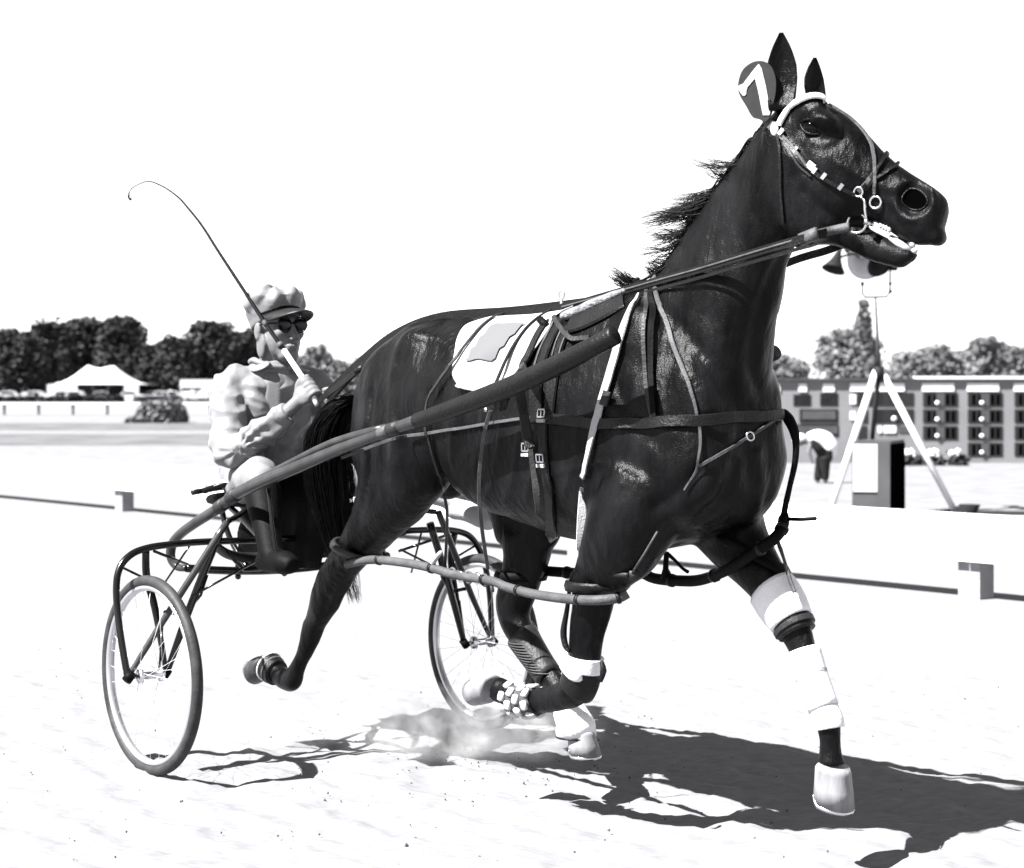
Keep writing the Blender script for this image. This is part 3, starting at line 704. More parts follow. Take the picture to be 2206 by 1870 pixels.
def relief(pts, depth, width, free=False):
    global V
    bv = BVH0; o = Vector((0, 0, CAMZ)); P3 = []
    for q in crom([Vector((u, v, 0)) for u, v in pts], 8):
        h, n, i_, ds = bv.ray_cast(o, Vector(((q.x-1103)/F, 1, -(q.y-HORIZON)/F)).normalized())
        if h is not None: P3.append((tuple(h), tuple(n)))
    if not P3: return
    A = np.array([p for p, n in P3]); NN = np.array([n for p, n in P3]).mean(0)
    lo = A.min(0)-width*3; hi = A.max(0)+width*3; idx = np.where(((V > lo) & (V < hi)).all(1))[0]
    D = np.linalg.norm(V[idx][:, None, :]-A[None], axis=2); d = D.min(1); w = np.exp(-(d/width)**2)
    e = D.argmin(1)/max(1, len(A)-1); w = w*np.clip(np.minimum(e, 1-e)*6+.25, 0, 1)
    V[idx] += Nn[idx]*(depth*w)[:, None]
BVH0 = BVHTree.FromPolygons([tuple(p) for p in V], Fc)
for pts, dp, wd in [([(1690, 540), (1660, 610), (1632, 690), (1620, 780), (1640, 850)], -.012, .022), ([(1400, 650), (1470, 720), (1540, 790), (1592, 870), (1600, 960)], -.012, .03),
    ([(1500, 560), (1540, 640), (1570, 720)], .006, .04), ([(1440, 700), (1490, 800), (1520, 900)], .008, .03),
    ([(1420, 960), (1360, 900), (1330, 820), (1350, 740)], -.010, .028), ([(1520, 1000), (1460, 1060), (1400, 1100)], -.010, .022), ([(1590, 980), (1560, 1060), (1500, 1130)], -.012, .025),
    ([(1625, 960), (1640, 1040), (1620, 1120)], .010, .025), ([(930, 830), (922, 900), (930, 970), (945, 1020)], -.014, .025), ([(965, 880), (975, 950), (968, 1010)], .008, .02),
    ([(800, 830), (790, 920), (790, 1020), (770, 1130)], -.010, .022), ([(860, 740), (845, 830), (850, 930), (850, 1030)], .008, .028), ([(880, 720), (960, 740), (985, 790)], .007, .02),
    ([(770, 1180), (720, 1260), (690, 1330)], -.006, .012), ([(1100, 1040), (1200, 1020), (1300, 1000), (1380, 1040)], .004, .009), ([(1730, 528), (1702, 480), (1696, 420), (1712, 370)], -.007, .012),
    ([(1800, 345), (1840, 372), (1890, 398), (1930, 410)], .006, .009), ([(1720, 400), (1760, 440), (1800, 470), (1840, 478)], -.005, .014), ([(1860, 400), (1900, 440), (1930, 470)], -.004, .012),
    ([(1830, 330), (1850, 360), (1862, 392)], .0028, .0045), ([(1850, 360), (1880, 372), (1905, 400)], .0028, .0045), ([(1905, 395), (1925, 430), (1925, 470), (1950, 500)], -.004, .009),
    ([(1950, 395), (1932, 425), (1940, 462), (1975, 478)], .006, .008), ([(1960, 398), (1990, 400), (2015, 418)], .006, .008), ([(1740, 262), (1770, 252), (1800, 268)], .007, .010), ([(1745, 305), (1775, 312), (1803, 300)], .0035, .007),
    ([(1288, 1250), (1285, 1330), (1268, 1400)], .005, .010), ([(1310, 1260), (1302, 1330), (1290, 1390)], -.005, .010), ([(1640, 1220), (1690, 1290), (1710, 1340)], .006, .012), ([(1180, 700), (1240, 730), (1300, 740)], -.006, .03)]:
    relief(pts, dp, wd)
for k in range(7):
    u = 1030+k*42; relief([(u+10, 880), (u+2, 950), (u-12, 1030), (u-30, 1090)], .0035, .012)
# muscle relief and veins
for i in range(len(V)):
    p = Vector(V[i]); n = noise.noise(p*5.5)*.006 + noise.noise(p*13)*.0035
    V[i] += Nn[i]*n*(1 if np.linalg.norm(V[i]-headc) > .45 else .45)
V = nsmooth(V, E, 1, .3)
bvh = BVHTree.FromPolygons([tuple(p) for p in V], Fc)
HORSE0 = W(1.2, 0, 0)
horse = empty('horse', HORSE0, 'dark bay harness horse pacing with head raised and mouth open', 'horse')
body = mk(V, Fc).build('body', 'coat', horse)

for e_ in ears: e_.build('ear', 'coat', horse)

def cast(u, v, off=.004):
    o = Vector((0, 0, CAMZ)); d = Vector(((u-1103)/F, 1, -(v-HORIZON)/F)).normalized()
    h, n, i, dist = bvh.ray_cast(o, d)
    if h is None: return None
    return h + n*off, n
def near(p, off=.006):
    h, n, i, d = bvh.find_nearest(Vector(p)); return h + n*off, n
def path(pts, off=.005, n=8):
    """picture points on the horse (u, v) or free points (u, v, l); returns places and outward normals"""
    raw = []
    q = crom([Vector((p[0], p[1], 0)) for p in pts], n)
    ls = [p[2] if len(p) > 2 else None for p in pts]
    for i, c in enumerate(q):
        k = i/n; a = min(int(k), len(pts)-1); b = min(a+1, len(pts)-1); w = k-a
        la, lb = ls[a], ls[b]
        if la is not None and (lb is not None or w == 0):
            l = la if w == 0 else la*(1-w)+lb*w
            raw.append((P(c.x, c.y, l), (Vector((0, 0, CAMZ)) - P(c.x, c.y, l)).normalized(), False))
        else:
            h = cast(c.x, c.y, off)
            raw.append((h[0], h[1], True) if h else None)
    for i, r in enumerate(raw):   # fill misses
        if r is None:
            j = min((k for k, x in enumerate(raw) if x), key=lambda k: abs(k-i)) if any(raw) else None
            if j is not None:
                p = raw[j][0]; c = q[i]; t = p.y; raw[i] = (at(c.x, c.y, t), raw[j][1], False)
    for it in range(3):
        new = list(raw)
        for i in range(1, len(raw)-1):
            p = raw[i-1][0]*.25 + raw[i][0]*.5 + raw[i+1][0]*.25
            nn = (raw[i-1][1] + raw[i][1]*2 + raw[i+1][1]).normalized()
            # keep it outside the skin
            if raw[i][2]:
                h, n2, _, dd = bvh.find_nearest(p)
                if h is not None and (p-h).dot(n2) < off: p = h + n2*off
            new[i] = (p, nn, raw[i][2])
        raw = new
    return [r[0] for r in raw], [r[1] for r in raw]
def strap(mb, pts, w=.02, th=.004, off=.004, n=8, wl=None):
    ps, ns = path(pts, off, n); N = len(ps); V = []; Fc = []
    ww = [w]*N if wl is None else list(lerpl(wl, N))
    for i in range(N):
        t = (ps[min(i+1, N-1)] - ps[max(i-1, 0)]).normalized(); nn = (ns[i] - t*ns[i].dot(t)).normalized(); b = t.cross(nn)
        h = ww[i]/2
        V += [ps[i]-b*h, ps[i]+b*h, ps[i]+b*h*.85+nn*th, ps[i]-b*h*.85+nn*th]
    for i in range(N-1):
        for k in range(4):
            k2 = (k+1) % 4; Fc.append((4*i+k, 4*i+k2, 4*i+4+k2, 4*i+4+k))
    Fc += [(3, 2, 1, 0), (4*N-4, 4*N-3, 4*N-2, 4*N-1)]
    mb.add(V, Fc); return ps
def cord(mb, pts, r=.006, off=.006, n=8, seg=8):
    ps, ns = path(pts, off, n); tube(mb, ps, r, seg); return ps
def looparound(mb, c, ax, rad, w, th, n=28, off=.008):
    """band round a limb: rays from outside towards the axis"""
    ax = ax.normalized(); a = ax.orthogonal().normalized(); b = ax.cross(a); inner = []; 
    for k in range(n):
        t = 2*pi*k/n; d = a*math.cos(t) + b*math.sin(t)
        row = []
        for q in (-.5, 0, .5):
            o = c + d*rad + ax*w*q; h, nn, i, ds = bvh.ray_cast(o, -d, rad)
            row.append((o - d*ds) if h is not None else c + d*rad*.5 + ax*w*q)
        inner.append((row, d))
    rr = np.array([[(p - (c + ax*w*q)).dot(d) for p, q in zip(row, (-.5, 0, .5))] for row, d in inner])
    med = np.median(rr)
    rr = np.minimum(rr, med*1.35)
    for _ in range(2): rr = (np.roll(rr, 1, 0) + 2*rr + np.roll(rr, -1, 0))/4
    V = []; Fc = []
    for k in range(n):
        d = inner[k][1]; r0, r1, r2 = rr[k] + off
        V += [c + d*r0 - ax*w/2, c + d*r1, c + d*r2 + ax*w/2, c + d*(r2+th) + ax*w/2, c + d*(r1+th*1.3), c + d*(r0+th) - ax*w/2]
    for k in range(n):
        k2 = (k+1) % n
        for j in range(6):
            j2 = (j+1) % 6; Fc.append((6*k+j, 6*k+j2, 6*k2+j2, 6*k2+j))
    mb.add(V, Fc)

# eye
for sd in (-1, 1):
    t = math.radians(-30); A = HA*math.cos(t) + UP*math.sin(t); Bu = (UP - A*UP.dot(A)).normalized()
    c = PH(1772, 283, 0); h, n, _, _ = bvh.ray_cast(c + HN*sd*.25, -HN*sd)
    n = (HN*sd*.9 + HA*.25).normalized()
    mb = MB(); ec = h - n*.001; ell(mb, ec, A*.0255, Bu*.0215, n*.0165, 24, 16); mb.build('eye', 'eye', horse)
    for nm, sg, hh in (('upper_eyelid', 1, .0205), ('lower_eyelid', -1, .016)):
        mb = MB(); pts = []
        for x in np.linspace(-.034, .034, 13):
            q = 1-(x/.034)**2; pts.append(ec + A*x + Bu*sg*hh*q + n*(.004 + .0085*q))
        tube(mb, pts, [.003, .0055, .0065, .0055, .003] if sg > 0 else [.002, .0035, .004, .0035, .002], 8); mb.build(nm, 'coat', horse)
# nostril lining follows the hollow
for sd in (-1, 1):
    A = AXN; Bx = (UP - A*UP.dot(A)).normalized(); q0 = PH(1984, 431, 0)
    def nray(r, a):
        r = r*(1+.22*math.exp(-((a-3.9)/.55)**2)); o = q0 + A*.034*r*math.cos(a)*(1+.12*math.sin(a)) + Bx*(.023 if math.sin(a) > 0 else .029)*r*math.sin(a) + HN*sd*.2
        h, n, _, ds = bvh.ray_cast(o, -HN*sd); return (h + HN*sd*.0016) if h is not None else o - HN*sd*.15
    rings = [[nray(r, a) for a in np.linspace(0, 2*pi, 31)[:-1]] for r in (1, .85, .65, .45, .25, .05)]
    mb = MB(); loft(mb, rings, caps=False); mb.build('nostril', 'pit', horse)
    mb = MB(); tube(mb, rings[0] + [rings[0][0]], .003, 8); mb.build('nostril_rim', 'coat', horse)
# teeth, tongue
mb = MB()
for k in range(4): ell(mb, PH(1898+6*k, 486+3*k, -.028), HA*.006, UP*.009, HN*.006, 8, 6)
mb.build('cheek_teeth', 'tooth', horse)
mb = MB()
for k in range(5):
    ball(mb, PH(1966-4*k, 527-3.0*k, -.018+.009*k), .0085, 8, 6)
mb.build('upper_teeth', 'tooth', horse)
mb = MB()
for k in range(6):
    ball(mb, PH(1971-2*k, 540-1.5*k, -.022+.009*k), .008, 8, 6)
mb.build('lower_teeth', 'tooth', horse)
mb = MB(); loft(mb, [hst(T, B, w) for T, B, w in [((1922, 506), (1918, 518), .02), ((1940, 514), (1935, 534), .027), ((1958, 525), (1950, 543), .026), ((1972, 537), (1966, 545), .012)]]); mb.build('tongue', 'tooth', horse)

# hooves
def hoof(cu, cv, l, hw_, toe, axis, length, name='hoof', m='hoof'):
    """cu, cv coronet in the picture; toe and axis as (s, z) directions; axis points to the sole"""
    c = P(cu, cv, l); r = hw_/F*c.y; ax = (FWD*axis[0] + UP*axis[1]).normalized(); to = FWD*toe[0] + UP*toe[1]; to = (to - ax*to.dot(ax)).normalized()
    mb = MB(); rings = []
    for w, k, sh in ((-.12, .86, 0), (0, .98, 0), (.06, 1.0, .0), (.5, 1.08, .25), (1, 1.17, .5)):
        cc = c + ax*length*w + to*r*sh*.8; ring = []
        for j in range(28):
            t = 2*pi*j/28; x = math.cos(t); y = math.sin(t)
            fl = .78 if x < 0 else 1.05
            lift = ax*(-length*.32*w*(x < 0)*abs(x))
            ring.append(cc + to*r*k*x*fl + LAT*r*k*.93*y + lift)
        rings.append(ring)
    last = rings[-1]; cc = sum(last, Vector())/28
    rings.append([cc + (p-cc)*.86 for p in last]); rings.append([cc + (p-cc)*.8 - ax*.012 for p in last])
    loft(mb, rings); mb.build(name, m, horse)
    sh = MB(); V = []; Fc = []
    for j in range(-10, 11):
        p = last[(j) % 28]; q = cc + (p-cc)*.8; V += [p+ax*.001, q+ax*.001, q+ax*.009, p+ax*.009]
    for j in range(20):
        for k in range(4):
            k2 = (k+1) % 4; Fc.append((4*j+k, 4*j+k2, 4*j+4+k2, 4*j+4+k))
    sh.add(V, Fc + [(0, 1, 2, 3), (83, 82, 81, 80)]).build('horseshoe', 'chrome', horse)
hoof(1793, 1655, .15, 43, (1, -.3), (-.26, -1), .092)
hoof(1250, 1578, .14, 33, (1, -.3), (-.02, -1), .066)
hoof(1058, 1481, -.15, 36, (-.35, -1), (-1, .25), .062)
hoof(572, 1434, -.14, 31, (-.2, -1), (-1, .15), .056, m='dark_horn')

# ---- hair
def strand(mb, pts, w, n=5, seg=3):
    ps = crom(pts, n); N = len(ps); tube(mb, ps, [w, w*.9, w*.7, w*.15], seg, caps=False)
mane = MB(); rnd = random.Random(3)
crest = [(1642, 262), (1620, 300), (1599, 335), (1575, 365), (1552, 396), (1532, 430), (1512, 461), (1490, 492), (1469, 518), (1450, 560), (1425, 588), (1385, 598), (1340, 610)]
cr = crom([Vector((u, v, 0)) for u, v in crest], 12)
for i in range(450):     # short lying hair along the crest, mostly on the near side
    k = rnd.random(); c = cr[int(k*(len(cr)-1))]; p = P(c.x+3, c.y+3, rnd.uniform(-.02, .02))
    h, n, _, _ = bvh.find_nearest(p); L = rnd.uniform(.04, .10)
    d = SL(-.8+rnd.uniform(-.2, .2), rnd.uniform(-.3, .1), rnd.uniform(-1.1, -.6))
    strand(mane, [h, h+d*L*.3+UP*.012, h+d*L*.65+UP*.0, h+d*L*1.0], rnd.uniform(.0012, .0026), 3)
tips = [((1599, 345), (1505, 349), 7), ((1580, 375), (1520, 360), 8), ((1552, 400), (1450, 432), 12), ((1545, 415), (1385, 470), 16), ((1530, 430), (1400, 478), 16), ((1520, 450), (1450, 480), 14), ((1500, 480), (1400, 515), 12), ((1490, 495), (1393, 500), 6),
        ((1480, 505), (1430, 530), 10), ((1470, 520), (1357, 545), 3), ((1455, 545), (1400, 560), 7), ((1440, 575), (1385, 568), 12), ((1420, 590), (1392, 578), 10), ((1370, 605), (1316, 582), 14), ((1378, 603), (1338, 588), 14), ((1350, 612), (1310, 592), 6), ((1540, 420), (1372, 474), 3), ((1535, 430), (1360, 500), 2), ((1505, 470), (1376, 540), 2), ((1478, 510), (1345, 556), 2), ((1590, 350), (1490, 345), 3)]
for (a, b, cnt) in tips:
    for k in range(cnt*4):
        j = rnd.gauss(0, 4.5); e = rnd.gauss(0, 7); L = rnd.uniform(.6, 1.15)
        p0 = P(a[0]+8+j, a[1]+4+j, rnd.uniform(-.03, .03)); l1 = rnd.uniform(-.10, .05)
        bx = a[0] + (b[0]-a[0])*L; by = a[1] + (b[1]-a[1])*L + e
        p3 = P(bx, by, l1); m1 = p0*.66 + p3*.34 + UP*(-.012+rnd.uniform(-.008, .008)); m2 = p0*.3 + p3*.7 + UP*(-.016+rnd.uniform(-.01, .01))
        ph = rnd.uniform(0, 6); am = rnd.uniform(.004, .016)*L
        pp = [p0]
        for w in (.2, .4, .6, .8):
            q = (p0*(1-w)**3 + m1*3*w*(1-w)**2 + m2*3*w*w*(1-w) + p3*w**3); pp.append(q + UP*am*math.sin(ph+w*7)*w)
        pp.append(p3); strand(mane, pp, rnd.uniform(.0007, .0018), 3)
mane.build('mane', 'hair', horse, smooth=False)
tail = MB()
tube(tail, [W(.34, 0, 1.27), W(.24, -.01, 1.26), W(.14, -.03, 1.2), W(.11, -.03, 1.05), W(.15, -.04, .8)], [.03, .035, .04, .045, .03], 12, sm=4)
for i in range(1500):
    a = rnd.uniform(0, 6.28); rr = rnd.random()**.5; ox = math.cos(a)*rr; oy = math.sin(a)*rr
    g = rnd.uniform(.55, 1.03)
    pts = [(.36, 0, 1.27, .025), (.25, -.02, 1.285, .045), (.14, -.04, 1.235, .062), (.085, -.05, 1.13, .08), (.095, -.05, .98, .085), (.14, -.05, .80, .06), (.21, -.05, .66, .035), (.26, -.05, .575, .02)]
    m = max(3, int(len(pts)*g)); q = []
    for s, l, z, w in pts[:m]: q.append(W(s + ox*w + rnd.gauss(0, .008), l + oy*w + rnd.gauss(0, .006), z + rnd.gauss(0, .008)))
    strand(tail, q, rnd.uniform(.0012, .0026), 3)
tail.build('tail', 'hair', horse, smooth=False)

# ================================================================== harness on the horse
def part(root, name, m, fn, *a, smooth=True, **k):
    mb = MB(); fn(mb, *a, **k); return mb.build(name, m, root, smooth=smooth and fn is not strap)
# ---- bridle
br = empty('bridle', PH(1700, 300), 'dark leather bridle with a white browband and ring bit', 'bridle')
part(br, 'browband', 'white_leather', strap, [(1681, 272), (1694, 248), (1715, 226), (1742, 212), (1765, 212), (1786, 222)], .018, .006, .006)
mb = MB(); h, n = cast(1671, 279, .004)
ell(mb, h, HA*.012 , UP*.019, HN*.008 if n.dot(HN) > 0 else -HN*.008, 16, 10); mb.build('rosette', 'white_leather', br)
part(br, 'crown_piece', 'leather_pale', strap, [(1644, 250), (1655, 262), (1668, 276)], .026, .004)
part(br, 'cheek_strap', 'leather', strap, [(1680, 290), (1698, 312), (1718, 338), (1740, 358), (1765, 378), (1790, 394), (1818, 408), (1842, 420)], .012, .006)
part(br, 'cheek_strap', 'leather_pale', strap, [(1690, 296), (1712, 322), (1728, 340), (1742, 360)], .006, .009)
part(br, 'throat_strap', 'leather', strap, [(1676, 292), (1682, 320), (1684, 360), (1684, 400), (1686, 440), (1690, 480)], .008, .004)
part(br, 'lip_strap', 'leather_mid', strap, [(1688, 306), (1706, 334), (1726, 360), (1748, 380)], .006, .004)
for u, v in ((1686, 286), (1718, 326), (1750, 358), (1758, 368), (1776, 380), (1812, 402)):
    mb = MB(); h, n = cast(u, v, .009); t = HA*.75 - UP*.6; t = (t - n*t.dot(n)).normalized(); b = t.cross(n)
    box(mb, h, t*(.011 if u == 1750 else .005), b*.009, n*.003); mb.build('buckle', 'white_leather' if u in (1750, 1686) else 'chrome', br, smooth=False)
part(br, 'overcheck', 'leather_pale', strap, [(1772, 222), (1800, 238), (1830, 258), (1856, 284), (1874, 312), (1882, 345), (1884, 380), (1886, 418)], .009, .005)
def wrapover(root, name, m, uvs, w, th=.005, off=.004):
    a = [(u, v, o) for u, v, o in uvs] + [(u, v, -o) for u, v, o in uvs[::-1] if o]
    ps = []; ns = []
    for q in crom([PH(*x) for x in a], 6):
        h, n = near(q, off); ps.append(h); ns.append(n)
    for _ in range(2): ps = [ps[0]] + [ps[i-1]*.25+ps[i]*.5+ps[i+1]*.25 for i in range(1, len(ps)-1)] + [ps[-1]]
    mb = MB(); V = []; Fc = []
    for i, p in enumerate(ps):
        t = (ps[min(i+1, len(ps)-1)]-ps[max(i-1, 0)]).normalized(); n = (ns[i]-t*ns[i].dot(t)).normalized(); b = t.cross(n)*w/2
        V += [p-b, p+b, p+b*.85+n*th, p-b*.85+n*th]
    for i in range(len(ps)-1):
        for k in range(4): k2 = (k+1) % 4; Fc.append((4*i+k, 4*i+k2, 4*i+4+k2, 4*i+4+k))
    mb.add(V, Fc).build(name, m, root, smooth=False)
wrapover(br, 'noseband', 'leather', [(1856, 408, -.062), (1874, 386, -.062), (1890, 362, -.058), (1904, 340, -.035), (1909, 330, 0)], .010)
wrapover(br, 'noseband', 'leather', [(1872, 400, -.06), (1894, 382, -.058), (1915, 364, -.05), (1932, 352, -.03), (1938, 347, 0)], .008)
part(br, 'nose_strap', 'leather_pale', strap, [(1850, 413), (1868, 392), (1886, 370)], .012, .004)
def ring(root, u, v, R0, r, off=.006, name='bit_ring', m='chrome', dl=-.06):
    mb = MB(); c = cast(u, v, off); p = c[0] if c else PH(u, v, dl)
    torus(mb, p, HA, UP, HN, R0, r, 28, 8); mb.build(name, m, root); return p
ring(br, 1850, 413, .012, .0028); ring(br, 1887, 436, .0155, .0034); bp = ring(br, 1845, 484, .0265, .0038, .012)
mb = MB(); q = [PH(1854, 424, -.062), PH(1862, 432, -.066), PH(1863, 450, -.068), PH(1866, 472, -.066)]; tube(mb, q, .0035, 8, sm=4); mb.build('bit_shank', 'chrome', br)
mb = MB(); tube(mb, [PH(1862, 478, -.06), PH(1876, 482, -.05), PH(1880, 484, 0)], .006, 8, sm=3); mb.build('bit_bar', 'chrome', br)
mb = MB(); ball(mb, PH(1866, 477, -.066), .007, 8, 6); mb.build('bit_joint', 'chrome', br)
part(br, 'chin_strap', 'leather', strap, [(1752, 368), (1770, 386), (1784, 390)], .006, .006)

# ---- number plate on the head
def plate():
    root = empty('head_number_plate', P(1632, 240, -.05), 'grey oval head plate with a white number 7 behind the near ear', 'number plate')
    out = [(1667, 222), (1662, 248), (1650, 262), (1636, 257), (1622, 252), (1608, 228), (1596, 208), (1591, 190), (1594, 168), (1602, 150), (1616, 138), (1632, 132), (1650, 134), (1664, 146), (1672, 170), (1672, 198)]
    lp = -.085
    sm = crom([Vector((u, v, 0)) for u, v in out + [out[0]]], 4)[:-1]
    def pl(u, v, d): return P(u, v, lp) + VN*d
    c = P(1632, 195, lp); VN = (Vector((0, 0, CAMZ)) - c).normalized()
    A = [P(q.x, q.y, lp) for q in sm]
    # flatten to a true plane
    nn = (FWD*.35 - LAT*.9).normalized()
    def fl(u, v, off):
        d = Vector(((u-1103)/F, 1, -(v-HORIZON)/F)); o = Vector((0, 0, CAMZ)); t = (c-o).dot(nn)/d.dot(nn); return o + d*t + nn*off*(1 if nn.dot(VN) > 0 else -1)
    mb = MB(); loft(mb, [[fl(q.x, q.y, 0) for q in sm], [fl(q.x, q.y, .004) for q in sm]]); mb.build('plate', 'plate', root, smooth=False)
    def poly(pts, z0, z1, nm, m):
        mb = MB(); a = [fl(u, v, z0) for u, v in pts]; b = [fl(u, v, z1) for u, v in pts]; k = len(pts)
        mb.add(a+b, [tuple(range(k, 2*k)), tuple(range(k-1, -1, -1))] + [(i, (i+1) % k, k+(i+1) % k, k+i) for i in range(k)]); return mb.build(nm, m, root, smooth=False)
    z = lambda x, y: (1550 + x/5.88, 60 + y/5.88)
    poly([z(*q) for q in [(510, 460), (545, 520), (600, 750), (655, 1070), (640, 1110), (560, 1110), (500, 800), (460, 645), (365, 755), (352, 800), (350, 840), (330, 865), (305, 862), (245, 780), (255, 735), (310, 710), (400, 590), (490, 478)]], .0045, .0065, 'number_seven', 'web')
plate()

# ---- saddlecloth laid over the back
def drape(quadfn, nu, nv, thick, fold):
    """grid of picture points laid on the body"""
    pts = []; last = None
    for j in range(nv+1):
        for i in range(nu+1):
            u, v = quadfn(i/nu, j/nv); h = cast(u, v, .008)
            if h is None: h = near(P(u, v, -.12), .008)
            p, n = h; e = fold(i/nu, j/nv); pts.append((p + n*e, n))
    return pts
def bil(tl, tr, br_, bl, du=None):
    def f(i, j):
        a = lambda P0, P1, t: (P0[0]+(P1[0]-P0[0])*t, P0[1]+(P1[1]-P0[1])*t)
        return a(a(tl, tr, i), a(bl, br_, i), j)
    return f
def cloth():
    root = empty('saddlecloth', W(1.1, -.1, 1.5), 'white saddlecloth with a pale grey mark hanging over the horse\'s back', 'saddlecloth')
    L = [(1060, 690), (1010, 708), (990, 740), (980, 775), (978, 812), (996, 836)]; Rr = [(1196, 686), (1186, 712), (1164, 746), (1140, 778), (1118, 812), (1090, 862)]
    Lc = crom([Vector((*q, 0)) for q in L], 6); Rc = crom([Vector((*q, 0)) for q in Rr], 6); nv = 28; nu = 26
    def f(i, j):
        k = j*(len(Lc)-1); a = Lc[int(min(k, len(Lc)-1))]; b = Rc[int(min(k, len(Rc)-1))]
        a2 = Lc[min(int(k)+1, len(Lc)-1)]; b2 = Rc[min(int(k)+1, len(Rc)-1)]; w = k-int(k)
        a = a.lerp(a2, w); b = b.lerp(b2, w); return (a.x+(b.x-a.x)*i, a.y+(b.y-a.y)*i)
    def fold(i, j):
        p = i*.9 + j*.55
        return .006 + .007*math.sin(p*9+1)*j + .01*max(0, math.sin((i*1.3 - (1-j)*1.0)*7))*j + .004*math.sin(i*23+j*7)*j + .012*(j > .93)
    pts = drape(f, nu, nv, .003, fold)
    # over the top of the back to the far side
    V = []; rows = []
    mb = MB()
    top = []
    for r in range(9):
        row = []
        for i in range(nu+1):
            p, n = pts[i]; s = (p - W(0, 0, 0)).dot(FWD); l0 = (p - W(0, 0, 0)).dot(LAT); l = l0 + (.22 - l0)*(8-r)/8*1.0 if r < 8 else l0
            o = W(s, l, 2.2); hh, n2, _, _ = bvh.ray_cast(o, Vector((0, 0, -1))); row.append((hh or p) + Vector((0, 0, .012)))
        rows.append(row)
    for j in range(nv+1): rows.append([pts[j*(nu+1)+i][0] for i in range(nu+1)])
    V = [p for r in rows for p in r]; n1 = nu+1
    A = np.array([tuple(p) for p in V]).reshape(len(rows), n1, 3)
    for _ in range(2):
        B = A.copy(); B[1:-1, 1:-1] = (A[:-2, 1:-1]+A[2:, 1:-1]+A[1:-1, :-2]+A[1:-1, 2:]+2*A[1:-1, 1:-1])/6; A = B
    V = [tuple(p) for p in A.reshape(-1, 3)]
    Fc = [(j*n1+i, j*n1+i+1, (j+1)*n1+i+1, (j+1)*n1+i) for j in range(len(rows)-1) for i in range(nu)]
    o = MB().add(V, Fc).build('cloth', 'cloth', root); md = o.modifiers.new('t', 'SOLIDIFY'); md.thickness = .004; md.offset = 1
    # printed grey mark: a patch of the same grid just above
    sub = []; idx = []
    r0, r1, c0, c1 = 14, 27, 5, 15
    for j in range(r0, r1+1):
        sh = (j-r0)*-.25
        for i in range(c0, c1+1):
            k = int(min(max(i + 4 + sh, 0), nu)); q = Vector(A[j, k]); nn = Vector(vn_at(A, j, k)); sub.append(q + nn*.0065)
    m1 = c1-c0+1; Fc = [(a*m1+b, a*m1+b+1, (a+1)*m1+b+1, (a+1)*m1+b) for a in range(r1-r0) for b in range(m1-1)]
    MB().add(sub, Fc).build('grey_mark', 'cloth_grey', root)
def vn_at(A, j, k):
    a = A[min(j+1, A.shape[0]-1), k]-A[max(j-1, 0), k]; b = A[j, min(k+1, A.shape[1]-1)]-A[j, max(k-1, 0)]; n = np.cross(b, a); n = n/np.linalg.norm(n)
    v = np.array((0, 0, CAMZ))-A[j, k]; return n if n@v > 0 else -n
cloth()

# ---- saddle, girth, breast collar and hangers
hs = empty('harness', W(1.35, 0, 1.6), 'dark leather racing harness with saddle, girth, breast collar and hanger straps', 'harness')
part(hs, 'fleece_pad', 'fleece', lambda mb: tube(mb, [c_[0] for c_ in [cast(u, v, .012) or near(P(u, v, -.04), .012) for u, v in [(1218, 688), (1236, 682), (1256, 674), (1276, 665), (1300, 655), (1326, 644), (1350, 634)]]], [.012, .017, .015, .017, .015, .014, .008], 10, sm=4))
part(hs, 'saddle_pad', 'leather', strap, [(1228, 700), (1250, 694), (1280, 682), (1310, 668), (1345, 650)], .075, .006, .004)
for pts, w, m in [([(1206, 690), (1194, 716), (1178, 750), (1162, 800), (1156, 850), (1158, 900)], .05, 'leather'),
                  ([(1196, 700), (1182, 730), (1168, 760), (1158, 790)], .008, 'leather_pale'), ([(1222, 706), (1208, 745), (1198, 790), (1190, 850), (1184, 905)], .04, 'leather'),
                  ([(1213, 720), (1204, 742), (1196, 770)], .006, 'leather_pale'), ([(1230, 718), (1216, 748), (1208, 780)], .006, 'leather_pale'),
                  ([(1172, 900), (1172, 950), (1176, 1000), (1184, 1050), (1188, 1110), (1190, 1160)], .034, 'leather')]:
    part(hs, 'girth_strap' if m == 'leather' else 'strap_edge', m, strap, pts, w, .005 if m == 'leather' else .009, .006)
part(hs, 'saddle_flap', 'leather_mid', strap, [(1198, 690), (1212, 706), (1224, 724), (1240, 736), (1262, 732), (1278, 730)], .016, .006, .014)
for u, v in ((1142, 963), (1173, 985), (1176, 892)):
    mb = MB(); h, n = cast(u, v, .02); t = UP - n*n.z; t.normalize(); b = t.cross(n)
    
    for sg in (-1, 1): box(mb, h+t*.011*sg, b*.014, t*.0022, n*.002); box(mb, h+b*.0135*sg, b*.002, t*.011, n*.002)
    box(mb, h-t*.002, b*.0015, t*.009, n*.002); mb.build('buckle', 'chrome', hs, smooth=False)
    mb = MB(); box(mb, h-t*.022, b*.015, t*.005, n*.004); mb.build('strap_keeper', 'web', hs, smooth=False)
mb = MB(); h, n = cast(1210, 668, .01) or near(P(1210, 668, -.03), .01)
tube(mb, [h, h+UP*.03], .005, 8); torus(mb, h+UP*.042, UP, FWD, LAT, .013, .004, 20, 6); mb.build('terret', 'chrome', hs)
mb = MB(); h, n = cast(1177, 705, .015); tube(mb, [h-FWD*.018+UP*.012, h+FWD*.018-UP*.012], .012, 10); mb.build('saddle_hook', 'boot', hs)
